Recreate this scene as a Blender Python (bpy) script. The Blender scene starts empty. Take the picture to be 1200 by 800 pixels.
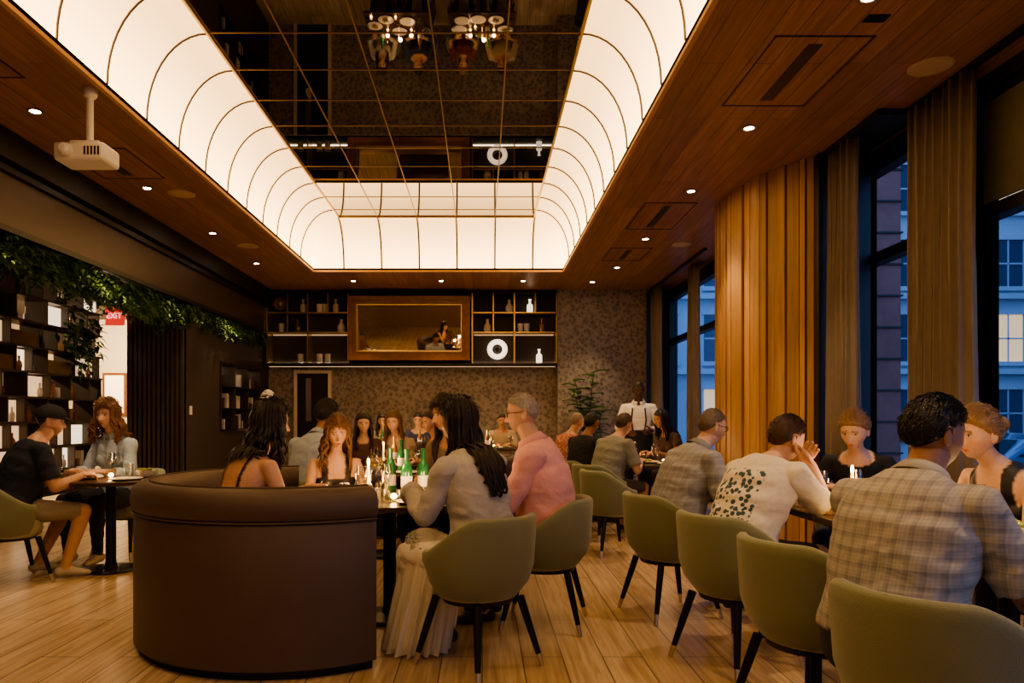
import bpy, math, random
import numpy as np
from mathutils import Vector, Matrix, noise
random.seed(7); np.random.seed(7)
COL = bpy.context.scene.collection
pi = math.pi
def rad(a): return a*pi/180.0

# ------------------------------------------------------------------ materials
def newmat(name):
    m = bpy.data.materials.new(name); m.use_nodes = True
    nt = m.node_tree; b = nt.nodes['Principled BSDF']
    return m, nt, b
def N(nt, t, **kw):
    n = nt.nodes.new(t)
    for k, v in kw.items(): setattr(n, k, v)
    return n
def c4(c): return (c[0], c[1], c[2], 1)
def pm(name, col, rough=.6, metal=0, var=.15, scale=8, bump=0.0, bscale=60, sheen=0, trans=0, emit=None, es=0, alpha=1, coat=0):
    m, nt, b = newmat(name)
    tc = N(nt, 'ShaderNodeTexCoord'); nz = N(nt, 'ShaderNodeTexNoise')
    nz.inputs['Scale'].default_value = scale; nz.inputs['Detail'].default_value = 3
    nt.links.new(tc.outputs['Object'], nz.inputs['Vector'])
    mx = N(nt, 'ShaderNodeMix', data_type='RGBA')
    nt.links.new(nz.outputs['Fac'], mx.inputs[0])
    mx.inputs[6].default_value = c4([c*(1-var) for c in col]); mx.inputs[7].default_value = c4([min(1, c*(1+var)) for c in col])
    nt.links.new(mx.outputs[2], b.inputs['Base Color'])
    b.inputs['Roughness'].default_value = rough; b.inputs['Metallic'].default_value = metal
    if sheen: b.inputs['Sheen Weight'].default_value = sheen
    if coat: b.inputs['Coat Weight'].default_value = coat
    if trans: b.inputs['Transmission Weight'].default_value = trans
    if emit: b.inputs['Emission Color'].default_value = c4(emit); b.inputs['Emission Strength'].default_value = es
    if alpha < 1: b.inputs['Alpha'].default_value = alpha
    if bump:
        n2 = N(nt, 'ShaderNodeTexNoise'); n2.inputs['Scale'].default_value = bscale
        nt.links.new(tc.outputs['Object'], n2.inputs['Vector'])
        bp = N(nt, 'ShaderNodeBump'); bp.inputs['Strength'].default_value = bump; bp.inputs['Distance'].default_value = .01
        nt.links.new(n2.outputs['Fac'], bp.inputs['Height']); nt.links.new(bp.outputs[0], b.inputs['Normal'])
    return m
def wood(name, c1, c2, rough=.45, pw=.18, pl=2.2, rot=90, gap=.004, gscale=1.0):
    m, nt, b = newmat(name)
    tc = N(nt, 'ShaderNodeTexCoord'); mp = N(nt, 'ShaderNodeMapping')
    mp.inputs['Rotation'].default_value[2] = rad(rot)
    nt.links.new(tc.outputs['Object'], mp.inputs[0])
    br = N(nt, 'ShaderNodeTexBrick'); br.offset = .37; br.offset_frequency = 2
    br.inputs['Scale'].default_value = 1; br.inputs['Brick Width'].default_value = pl; br.inputs['Row Height'].default_value = pw
    br.inputs['Mortar Size'].default_value = gap; br.inputs['Mortar Smooth'].default_value = .2
    br.inputs['Color1'].default_value = c4(c1); br.inputs['Color2'].default_value = c4(c2)
    br.inputs['Mortar'].default_value = c4([c*.35 for c in c1])
    nt.links.new(mp.outputs[0], br.inputs[0])
    mp2 = N(nt, 'ShaderNodeMapping'); mp2.inputs['Scale'].default_value = (1.2*gscale, 22*gscale, 12)
    nt.links.new(mp.outputs[0], mp2.inputs[0])
    nz = N(nt, 'ShaderNodeTexNoise'); nz.inputs['Scale'].default_value = 1.5; nz.inputs['Detail'].default_value = 5; nz.inputs['Distortion'].default_value = .8
    nt.links.new(mp2.outputs[0], nz.inputs['Vector'])
    rp = N(nt, 'ShaderNodeValToRGB'); rp.color_ramp.elements[0].position = .3; rp.color_ramp.elements[0].color = (.70, .65, .60, 1)
    rp.color_ramp.elements[1].position = .7; rp.color_ramp.elements[1].color = (1.12, 1.1, 1.07, 1)
    nt.links.new(nz.outputs['Fac'], rp.inputs[0])
    mx = N(nt, 'ShaderNodeMix', data_type='RGBA', blend_type='MULTIPLY'); mx.inputs[0].default_value = 1
    nt.links.new(br.outputs['Color'], mx.inputs[6]); nt.links.new(rp.outputs[0], mx.inputs[7])
    nt.links.new(mx.outputs[2], b.inputs['Base Color']); b.inputs['Roughness'].default_value = rough
    bp = N(nt, 'ShaderNodeBump'); bp.inputs['Strength'].default_value = .12; bp.inputs['Distance'].default_value = .004
    nt.links.new(nz.outputs['Fac'], bp.inputs['Height']); nt.links.new(bp.outputs[0], b.inputs['Normal'])
    return m
def emat(name, col, s):
    m, nt, b = newmat(name)
    b.inputs['Base Color'].default_value = c4(col); b.inputs['Roughness'].default_value = .5
    b.inputs['Emission Color'].default_value = c4(col); b.inputs['Emission Strength'].default_value = s
    return m
def glassmat(name, tint=(1, 1, 1), gl=.06, k=.6):
    m = bpy.data.materials.new(name); m.use_nodes = True; nt = m.node_tree; nt.nodes.clear()
    o = N(nt, 'ShaderNodeOutputMaterial'); mx = N(nt, 'ShaderNodeMixShader'); t = N(nt, 'ShaderNodeBsdfTransparent')
    g = N(nt, 'ShaderNodeBsdfGlossy'); lw = N(nt, 'ShaderNodeLayerWeight'); lw.inputs[0].default_value = .5
    pw = N(nt, 'ShaderNodeMath', operation='POWER'); pw.inputs[1].default_value = 4
    mu = N(nt, 'ShaderNodeMath', operation='MULTIPLY_ADD'); mu.inputs[1].default_value = k; mu.inputs[2].default_value = gl
    t.inputs[0].default_value = c4(tint); g.inputs['Roughness'].default_value = .02
    nt.links.new(lw.outputs['Facing'], pw.inputs[0]); nt.links.new(pw.outputs[0], mu.inputs[0]); nt.links.new(mu.outputs[0], mx.inputs[0])
    nt.links.new(t.outputs[0], mx.inputs[1]); nt.links.new(g.outputs[0], mx.inputs[2]); nt.links.new(mx.outputs[0], o.inputs[0])
    return m

M = {}
M['ceil'] = wood('ceiling_wood', (.46, .25, .115), (.345, .18, .078), .38, .16, 2.4)
M['floor'] = wood('floor_oak', (.62, .48, .33), (.52, .395, .26), .27, .21, 1.9, rot=90)
M['booth'] = pm('booth_leather', (.095, .064, .048), .5, var=.15, scale=5, bump=.25, bscale=220)
M['slat'] = pm('slat_wood', (.60, .34, .14), .5, var=.25, scale=3)
M['chair'] = pm('chair_olive_fabric', (.20, .215, .12), .75, var=.12, scale=6, bump=.3, bscale=300, sheen=.4)
M['seatc'] = pm('chair_seat_fabric', (.40, .37, .25), .8, var=.12, scale=6, bump=.3, bscale=300)
M['black'] = pm('black_metal', (.014, .013, .012), .4, .3)
M['frame'] = pm('window_frame_metal', (.024, .02, .018), .45, .2)
M['dark'] = pm('dark_wall_paint', (.045, .031, .024), .6)
M['front'] = pm('front_wall_panelling', (.30, .20, .12), .5)
M['beam'] = pm('beam_bronze', (.080, .056, .042), .4, .3)
M['beam2'] = pm('beam_dark_track', (.016, .013, .011), .5)
M['tip'] = pm('leg_tip_brass', (.7, .62, .5), .3, .9)
M['brass'] = pm('brass', (.55, .38, .17), .3, .9)
M['white'] = pm('white_plastic', (.75, .72, .66), .4, var=.04)
M['cream'] = pm('cream_wall', (.75, .66, .50), .8, var=.05)
M['curtain'] = pm('curtain_fabric', (.30, .245, .19), .9, var=.12, bump=.2, bscale=250)
M['table'] = pm('table_top_dark', (.07, .045, .03), .22, var=.3, scale=4)
M['plate'] = pm('ceramic_white', (.78, .74, .68), .25, var=.03)
M['food1'] = pm('food_salad', (.20, .28, .06), .6, var=.7, scale=40)
M['food2'] = pm('food_roast', (.45, .17, .04), .5, var=.6, scale=40)
M['bottle'] = pm('bottle_green', (.03, .20, .07), .1, var=.1, coat=.6)
M['bottlec'] = pm('bottle_amber', (.28, .12, .03), .15, var=.1, coat=.6)
M['glass'] = glassmat('drinking_glass', (.93, .93, .9), .10, .9)
M['window'] = glassmat('window_glass', (.88, .92, .96), .05, .35)
M['flame'] = emat('candle_glow', (1, .55, .15), 35)
M['wax'] = emat('candle_wax', (1, .58, .2), 4.0)
M['led'] = emat('led_strip', (1, .8, .55), 11)
M['spot'] = emat('downlight_lens', (1, .85, .62), 35)
M['lit'] = emat('lit_shelf_panel', (1, .70, .40), .75)
M['litw'] = emat('lit_white_panel', (1, .80, .55), 1.5)
M['glowdecor'] = emat('self_glow_decor', (1, .84, .64), 1.5)  # brightness put into the material as glow; these ornaments are no lamps
M['red'] = emat('exit_sign_red', (1, .07, .05), .7)
M['exitw'] = emat('exit_sign_letters', (1, .72, .6), 1.3)
M['shade'] = pm('roman_shade', (.15, .14, .085), .9)
M['stone'] = pm('brownstone', (.34, .12, .10), .85, var=.3, scale=6)
M['asphalt'] = pm('asphalt', (.09, .09, .10), .8)
M['car'] = pm('car_paint', (.16, .24, .36), .25, .3, coat=.8)
M['carglass'] = pm('car_glass', (.02, .03, .04), .05)
M['carlight'] = emat('car_headlight', (1, .9, .7), 8)
M['rubber'] = pm('tyre_rubber', (.02, .02, .02), .9)
M['leaf'] = pm('leaf_green', (.08, .18, .03), .55, var=.5, scale=14)
M['leafb'] = pm('fiddle_leaf', (.12, .29, .06), .35, var=.4, scale=14)
M['stem'] = pm('plant_stem', (.12, .07, .03), .8)
M['pot'] = pm('plant_pot', (.05, .04, .035), .6)
M['tulle'] = pm('tulle_skirt', (.95, .92, .84), .9, alpha=.6, var=.05, scale=30)
M['mframe'] = pm('mirror_frame_wood', (.22, .09, .035), .35, var=.4, scale=12)
M['bronze'] = pm('bronze_block', (.24, .15, .07), .35, .7)
M['apron'] = pm('apron_black', (.015, .015, .016), .8)
M['lens'] = pm('lens_dark', (.01, .01, .015), .05)
M['pouf'] = pm('pouf_fabric', (.5, .42, .3), .9, bump=.2)
def mirrormat(name, c, r):
    m, nt, b = newmat(name)
    b.inputs['Base Color'].default_value = c4(c); b.inputs['Metallic'].default_value = 1; b.inputs['Roughness'].default_value = r
    return m
M['mirror'] = mirrormat('ceiling_smoked_mirror', (.25, .235, .22), .012)
M['wmirror'] = mirrormat('wall_mirror_glass', (.75, .70, .62), .02)
def covemat():
    # back-lit diffuser: LED line hidden at the lower lip, so the sheet is a little brighter there
    m, nt, b = newmat('cove_panel_glow')
    tc = N(nt, 'ShaderNodeTexCoord'); sx = N(nt, 'ShaderNodeSeparateXYZ'); nt.links.new(tc.outputs['Object'], sx.inputs[0])
    mr = N(nt, 'ShaderNodeMapRange'); mr.inputs[1].default_value = 3.62; mr.inputs[2].default_value = 4.32; mr.inputs[3].default_value = 6.0; mr.inputs[4].default_value = 2.0
    nt.links.new(sx.outputs[2], mr.inputs[0]); nt.links.new(mr.outputs[0], b.inputs['Emission Strength'])
    b.inputs['Emission Color'].default_value = (1, .60, .25, 1); b.inputs['Base Color'].default_value = (.8, .65, .45, 1)
    return m
M['cove'] = covemat()
def wallpaper():
    m, nt, b = newmat('wallpaper_damask')
    tc = N(nt, 'ShaderNodeTexCoord'); vo = N(nt, 'ShaderNodeTexVoronoi'); vo.inputs['Scale'].default_value = 15
    nz = N(nt, 'ShaderNodeTexNoise'); nz.inputs['Scale'].default_value = 22; nz.inputs['Detail'].default_value = 5; nz.inputs['Distortion'].default_value = 2.5
    nt.links.new(tc.outputs['Object'], vo.inputs['Vector']); nt.links.new(tc.outputs['Object'], nz.inputs['Vector'])
    mul = N(nt, 'ShaderNodeMath', operation='MULTIPLY'); nt.links.new(vo.outputs['Distance'], mul.inputs[0]); nt.links.new(nz.outputs['Fac'], mul.inputs[1])
    rp = N(nt, 'ShaderNodeValToRGB'); rp.color_ramp.elements[0].position = .08; rp.color_ramp.elements[0].color = (.16, .125, .095, 1)
    rp.color_ramp.elements[1].position = .36; rp.color_ramp.elements[1].color = (.36, .30, .235, 1)
    nt.links.new(mul.outputs[0], rp.inputs[0]); nt.links.new(rp.outputs[0], b.inputs['Base Color']); b.inputs['Roughness'].default_value = .55
    return m
M['paper'] = wallpaper()

def bodymat(name, pattern=None, pcol=(.5, .5, .5)):
    m, nt, b = newmat(name)
    at = N(nt, 'ShaderNodeAttribute'); at.attribute_name = 'Col'
    cl = N(nt, 'ShaderNodeAttribute'); cl.attribute_name = 'Cloth'
    rr_ = N(nt, 'ShaderNodeMath', operation='MULTIPLY_ADD'); rr_.inputs[1].default_value = .35; rr_.inputs[2].default_value = .50
    nt.links.new(cl.outputs['Fac'], rr_.inputs[0]); nt.links.new(rr_.outputs[0], b.inputs['Roughness'])
    tc = N(nt, 'ShaderNodeTexCoord')
    nz = N(nt, 'ShaderNodeTexNoise'); nz.inputs['Scale'].default_value = 60; nz.inputs['Detail'].default_value = 4
    nt.links.new(tc.outputs['Object'], nz.inputs['Vector'])
    bp = N(nt, 'ShaderNodeBump'); bp.inputs['Strength'].default_value = .10; bp.inputs['Distance'].default_value = .004
    nt.links.new(nz.outputs['Fac'], bp.inputs['Height'])
    # garment folds: soft low-frequency relief, only where the surface is cloth
    mpf = N(nt, 'ShaderNodeMapping'); mpf.inputs['Rotation'].default_value = (.5, .5, .3); mpf.inputs['Scale'].default_value = (1, 1, 1.8); nt.links.new(tc.outputs['Object'], mpf.inputs[0])
    nf = N(nt, 'ShaderNodeTexNoise'); nf.inputs['Scale'].default_value = 6; nf.inputs['Detail'].default_value = 1.5; nf.inputs['Distortion'].default_value = .8
    nt.links.new(mpf.outputs[0], nf.inputs['Vector'])
    hm_ = N(nt, 'ShaderNodeMath', operation='MULTIPLY'); nt.links.new(nf.outputs['Fac'], hm_.inputs[0]); nt.links.new(cl.outputs['Fac'], hm_.inputs[1])
    bp2 = N(nt, 'ShaderNodeBump'); bp2.inputs['Strength'].default_value = .55; bp2.inputs['Distance'].default_value = .035
    nt.links.new(hm_.outputs[0], bp2.inputs['Height']); nt.links.new(bp.outputs[0], bp2.inputs['Normal']); nt.links.new(bp2.outputs[0], b.inputs['Normal'])
    rp = N(nt, 'ShaderNodeValToRGB'); rp.color_ramp.elements[0].position = .3; rp.color_ramp.elements[0].color = (.95, .93, .92, 1)
    rp.color_ramp.elements[1].position = .7; rp.color_ramp.elements[1].color = (1.04, 1.04, 1.04, 1)
    nt.links.new(nz.outputs['Fac'], rp.inputs[0])
    vm = N(nt, 'ShaderNodeMix', data_type='RGBA', blend_type='MULTIPLY'); vm.inputs[0].default_value = 1
    nt.links.new(at.outputs['Color'], vm.inputs[6]); nt.links.new(rp.outputs[0], vm.inputs[7])
    if not pattern:
        nt.links.new(vm.outputs[2], b.inputs['Base Color']); return m
    if pattern == 'plaid':
        sx = N(nt, 'ShaderNodeSeparateXYZ'); nt.links.new(tc.outputs['Object'], sx.inputs[0])
        outs = []
        for o in (0, 2):
            for fq, th in ((150, .55), (600, .4)):
                mm = N(nt, 'ShaderNodeMath', operation='MULTIPLY'); mm.inputs[1].default_value = fq
                nt.links.new(sx.outputs[o], mm.inputs[0])
                s = N(nt, 'ShaderNodeMath', operation='SINE'); nt.links.new(mm.outputs[0], s.inputs[0])
                g = N(nt, 'ShaderNodeMath', operation='GREATER_THAN'); g.inputs[1].default_value = th; nt.links.new(s.outputs[0], g.inputs[0])
                f = N(nt, 'ShaderNodeMath', operation='MULTIPLY'); f.inputs[1].default_value = .26 if fq == 150 else .12; nt.links.new(g.outputs[0], f.inputs[0]); outs.append(f)
        acc_ = outs[0]
        for q in outs[1:]:
            a = N(nt, 'ShaderNodeMath', operation='ADD'); nt.links.new(acc_.outputs[0], a.inputs[0]); nt.links.new(q.outputs[0], a.inputs[1]); acc_ = a
        fac = acc_.outputs[0]
    else:
        vo = N(nt, 'ShaderNodeTexVoronoi'); vo.inputs['Scale'].default_value = 34 if pattern == 'print' else 30
        nt.links.new(tc.outputs['Object'], vo.inputs['Vector'])
        g = N(nt, 'ShaderNodeMath', operation='LESS_THAN'); g.inputs[1].default_value = .45 if pattern == 'print' else .3
        nt.links.new(vo.outputs['Distance'], g.inputs[0]); fac = g.outputs[0]
    mul = N(nt, 'ShaderNodeMath', operation='MULTIPLY'); nt.links.new(fac, mul.inputs[0]); nt.links.new(at.outputs['Alpha'], mul.inputs[1])
    mx = N(nt, 'ShaderNodeMix', data_type='RGBA'); nt.links.new(mul.outputs[0], mx.inputs[0])
    nt.links.new(vm.outputs[2], mx.inputs[6]); mx.inputs[7].default_value = c4(pcol)
    nt.links.new(mx.outputs[2], b.inputs['Base Color'])
    return m
BM = {None: bodymat('skin_and_cloth')}
def getbm(p, pc):
    k = (p, pc) if p else None
    if k not in BM: BM[k] = bodymat('patterned_cloth_%s' % p, p, pc)
    return BM[k]
hairmats = {}
def hairmat(c):
    if c not in hairmats: hairmats[c] = pm('hair', c, .42, var=.5, scale=70, bump=.5, bscale=180)
    return hairmats[c]
skinm = {}
def skinmat(c):
    if c not in skinm: skinm[c] = pm('skin', c, .55, var=.04, scale=20)
    return skinm[c]

# ------------------------------------------------------------------ mesh builder
class MB:
    def __init__(s): s.v = []; s.f = []; s.m = []; s.mats = []
    def mi(s, mat):
        if mat not in s.mats: s.mats.append(mat)
        return s.mats.index(mat)
    def add(s, vs, fs, mat):
        o = len(s.v); k = s.mi(mat)
        s.v += [tuple(p) for p in vs]
        for f in fs: s.f.append(tuple(i+o for i in f)); s.m.append(k)
    def box(s, lo, hi, mat):
        x0, y0, z0 = lo; x1, y1, z1 = hi
        vs = [(x0,y0,z0),(x1,y0,z0),(x1,y1,z0),(x0,y1,z0),(x0,y0,z1),(x1,y0,z1),(x1,y1,z1),(x0,y1,z1)]
        s.add(vs, [(0,3,2,1),(4,5,6,7),(0,1,5,4),(1,2,6,5),(2,3,7,6),(3,0,4,7)], mat)
    def tube(s, pts, rr, mat, n=8, side=None, round_=True):
        vs, fs = tube(pts, rr, n, side, round_); s.add(vs, fs, mat)
    def lathe(s, prof, c, mat, n=20):
        vs = []; fs = []; m = len(prof)
        for r, z in prof:
            for i in range(n):
                a = 2*pi*i/n; vs.append((c[0]+r*math.cos(a), c[1]+r*math.sin(a), c[2]+z))
        for j in range(m-1):
            for i in range(n):
                k = (i+1) % n; fs.append((j*n+i, j*n+k, (j+1)*n+k, (j+1)*n+i))
        fs.append(tuple(range(n-1, -1, -1))); fs.append(tuple((m-1)*n+i for i in range(n)))
        s.add(vs, fs, mat)
    def ell(s, c, r, mat, n=14, m=10, R=None, zmin=-2):
        vs = []; fs = []
        for j in range(m+1):
            t = pi*j/m
            for i in range(n):
                a = 2*pi*i/n; p = Vector((r[0]*math.sin(t)*math.cos(a), r[1]*math.sin(t)*math.sin(a), r[2]*max(math.cos(t), zmin)))
                if R: p = R @ p
                vs.append((c[0]+p.x, c[1]+p.y, c[2]+p.z))
        for j in range(m):
            for i in range(n):
                k = (i+1) % n; fs.append((j*n+i, (j+1)*n+i, (j+1)*n+k, j*n+k))
        s.add(vs, fs, mat)
    def sweep(s, fn, us, mat, caps=True):
        rings = [fn(u) for u in us]; m = len(rings[0]); vs = [p for r in rings for p in r]; fs = []
        for j in range(len(rings)-1):
            for i in range(m):
                k = (i+1) % m; fs.append((j*m+i, (j+1)*m+i, (j+1)*m+k, j*m+k))
        if caps: fs.append(tuple(range(m))); fs.append(tuple((len(rings)-1)*m+i for i in range(m-1, -1, -1)))
        s.add(vs, fs, mat)
    def mesh(s, name, smooth=True, ang=40):
        me = bpy.data.meshes.new(name); me.from_pydata(s.v, [], s.f)
        for mt in s.mats: me.materials.append(mt)
        me.polygons.foreach_set('material_index', s.m)
        me.update()
        if smooth:
            me.shade_smooth(); me.set_sharp_from_angle(angle=rad(ang))
        return me
    def obj(s, name, parent=None, smooth=True, ang=40, bevel=0, loc=None):
        o = bpy.data.objects.new(name, s.mesh(name, smooth, ang)); COL.objects.link(o)
        if parent: o.parent = parent
        if loc: o.location = loc
        if bevel:
            b = o.modifiers.new('bevel', 'BEVEL'); b.width = bevel; b.segments = 2; b.limit_method = 'ANGLE'
        return o
def tube(pts, rr, n=8, side=None, round_=True):
    pts = [Vector(p) for p in pts]; m = len(pts)
    if not isinstance(rr, (list, tuple)): rr = [rr]*m
    rr = [r if isinstance(r, (list, tuple)) else (r, r) for r in rr]
    T = []
    for i in range(m):
        t = pts[min(i+1, m-1)]-pts[max(i-1, 0)]
        T.append(t.normalized() if t.length > 1e-9 else Vector((0, 0, 1)))
    S = Vector(side) if side else (Vector((1, 0, 0)) if abs(T[0].x) < .8 else Vector((0, 1, 0)))
    rows = []
    if round_:
        r = min(rr[0])
        rows += [(pts[0]-T[0]*r*.87, .5, 0), (pts[0]-T[0]*r*.5, .87, 0)]
    rows += [(pts[i], 1, i) for i in range(m)]
    if round_:
        r = min(rr[-1])
        rows += [(pts[-1]+T[-1]*r*.5, .87, m-1), (pts[-1]+T[-1]*r*.87, .5, m-1)]
    vs = []; fs = []
    for (p, sc, i) in rows:
        U = S-T[i]*S.dot(T[i])
        if U.length < 1e-6: U = T[i].orthogonal()
        U.normalize(); W = T[i].cross(U); S = U if side is None else S
        for k in range(n):
            a = 2*pi*k/n; q = p+U*(rr[i][0]*sc*math.cos(a))+W*(rr[i][1]*sc*math.sin(a)); vs.append(tuple(q))
    L = len(rows)
    for j in range(L-1):
        for k in range(n):
            q = (k+1) % n; fs.append((j*n+k, j*n+q, (j+1)*n+q, (j+1)*n+k))
    fs.append(tuple(range(n-1, -1, -1))); fs.append(tuple((L-1)*n+k for k in range(n)))
    return vs, fs
def empty(name, loc=(0, 0, 0), rz=0, s=1):
    e = bpy.data.objects.new(name, None); COL.objects.link(e); e.location = loc; e.rotation_euler = (0, 0, rz); e.scale = (s, s, s); e.empty_display_size = .1
    return e
def inst(name, me, loc, rz=0, s=1):
    o = bpy.data.objects.new(name, me); COL.objects.link(o); o.location = loc; o.rotation_euler = (0, 0, rz); o.scale = (s, s, s)
    return o

# ------------------------------------------------------------------ people
NU, NV = 72, 56
def head_dirs():
    D = []
    for j in range(NV+1):
        t = pi*j/NV
        for i in range(NU):
            u = -1+2*i/NU; a = pi*(.45*u+.55*u**3)
            D.append((math.sin(t)*math.sin(a), math.sin(t)*math.cos(a), math.cos(t)))
    return np.array(D)
HD = head_dirs()
HF = [(j*NU+i, (j+1)*NU+i, (j+1)*NU+(i+1) % NU, j*NU+(i+1) % NU) for j in range(NV) for i in range(NU)]
def ss(x): x = np.clip(x, 0, 1); return x*x*(3-2*x)
def head_shape(D, fem=False):
    x = D[:, 0]*.075; y = D[:, 1]*.094; z = D[:, 2]*.113
    low = np.clip(-z/.113, 0, 1)
    x = x*(1-(.34 if fem else .27)*low**1.5)
    y = np.where(y < 0, y*(1-.5*low**1.1), y)+.014*low**1.5
    y = np.where(y > .074, .074+(y-.074)*.65, y)
    f = (D[:, 1] > 0)*1.0; ax = np.abs(x)
    g = lambda a, c, w: np.exp(-((a-c)/w)**2)
    nz = np.clip((.008-z)/.046, 0, 1); fall = 1-ss((-.040-z)/.012)
    y = y+f*.029*nz*fall*np.exp(-(x/(.008+.007*nz))**2)
    y = y-f*.011*g(ax, .031, .015)*g(z, 0, .012)
    y = y+f*.004*g(z, .022, .009)*g(ax, .03, .02)
    y = y+f*.006*(g(z, -.063, .005)+g(z, -.074, .006))*g(x, 0, .019)-f*.003*g(z, -.0685, .002)*g(x, 0, .02)
    y = y+f*.008*g(z, -.103, .012)*g(x, 0, .02)
    x = x+np.sign(x)*f*.003*g(z, -.03, .015)*g(ax, .055, .02)
    return np.stack([x, y, z], 1)
def hairline(y, fem=False):
    if fem: return np.interp(y, [-.1, -.06, -.01, .02, .06, .08], [-.080, -.065, -.02, .005, .040, .054])
    return np.interp(y, [-.1, -.06, -.01, .02, .06, .08], [-.075, -.06, .0, .02, .050, .062])
def cmesh(name, P, F, cols, mat, parent):
    me = bpy.data.meshes.new(name); me.from_pydata([tuple(p) for p in P], [], F)
    a = me.color_attributes.new('Col', 'FLOAT_COLOR', 'POINT'); a.data.foreach_set('color', np.asarray(cols, dtype=np.float32).ravel())
    me.materials.append(mat); me.shade_smooth(); me.update()
    o = bpy.data.objects.new(name, me); COL.objects.link(o); o.parent = parent
    return o
def hand(mb, w, d, n, side, curl, mat):
    d = d.normalized(); n = (n-d*n.dot(d)).normalized(); t = d.cross(n)*side
    mb.tube([w-d*.02, w+d*.01, w+d*.045, w+d*.08], [(.026, .019), (.027, .018), (.038, .016), (.039, .013)], mat, 12, side=tuple(t))
    for k, (o, b, L) in enumerate([(.029, .080, .072), (.0095, .086, .080), (-.0105, .083, .074), (-.029, .074, .058)]):
        p = w+t*o*1.0+d*(b-.012); pts = [p]; ang = rad(8); dd = d+t*(o*1.6)
        dd.normalize()
        for seg, fr in enumerate((.46, .30, .24)):
            ang += curl*(.55, .8, .5)[seg]*(1+.08*k); v = dd*math.cos(ang)+n*math.sin(ang); p = p+v*(L*fr+(.012 if seg == 0 else 0)); pts.append(p)
        mb.tube(pts, [.0098, .0092, .0084, .0070], mat, 8)
    p = w+d*.015+t*.022; dd = (t*.8+d*.65+n*.25).normalized(); pts = [p]
    for L, q in ((.035, 0), (.032, .25), (.026, .5)):
        v = (dd*(1-q)+(d+n*curl*.4).normalized()*q).normalized(); p = p+v*L; pts.append(p)
    mb.tube(pts, [.014, .0125, .0105, .0085], mat, 8)
def ik(A, B, l1, l2, pole):
    d = B-A; L = d.length
    if L > l1+l2-.004: B = A+d*((l1+l2-.004)/L); d = B-A; L = d.length
    a = (l1*l1-l2*l2+L*L)/(2*L); h = math.sqrt(max(l1*l1-a*a, 0)); u = d/L
    p = pole-u*pole.dot(u); p.normalize()
    return A+u*a+p*h, B
MALE = [(-.115,.10,.08),(-.08,.158,.12),(0,.180,.140),(.08,.172,.135),(.18,.162,.125),(.28,.172,.125),(.37,.184,.122),(.43,.180,.108),(.475,.145,.088),(.51,.088,.068),(.55,.058,.058)]
FEM = [(-.115,.10,.08),(-.08,.162,.12),(0,.180,.138),(.08,.158,.118),(.18,.130,.100),(.28,.142,.105),(.37,.158,.106),(.43,.156,.093),(.475,.12,.076),(.51,.072,.058),(.55,.048,.05)]
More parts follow.
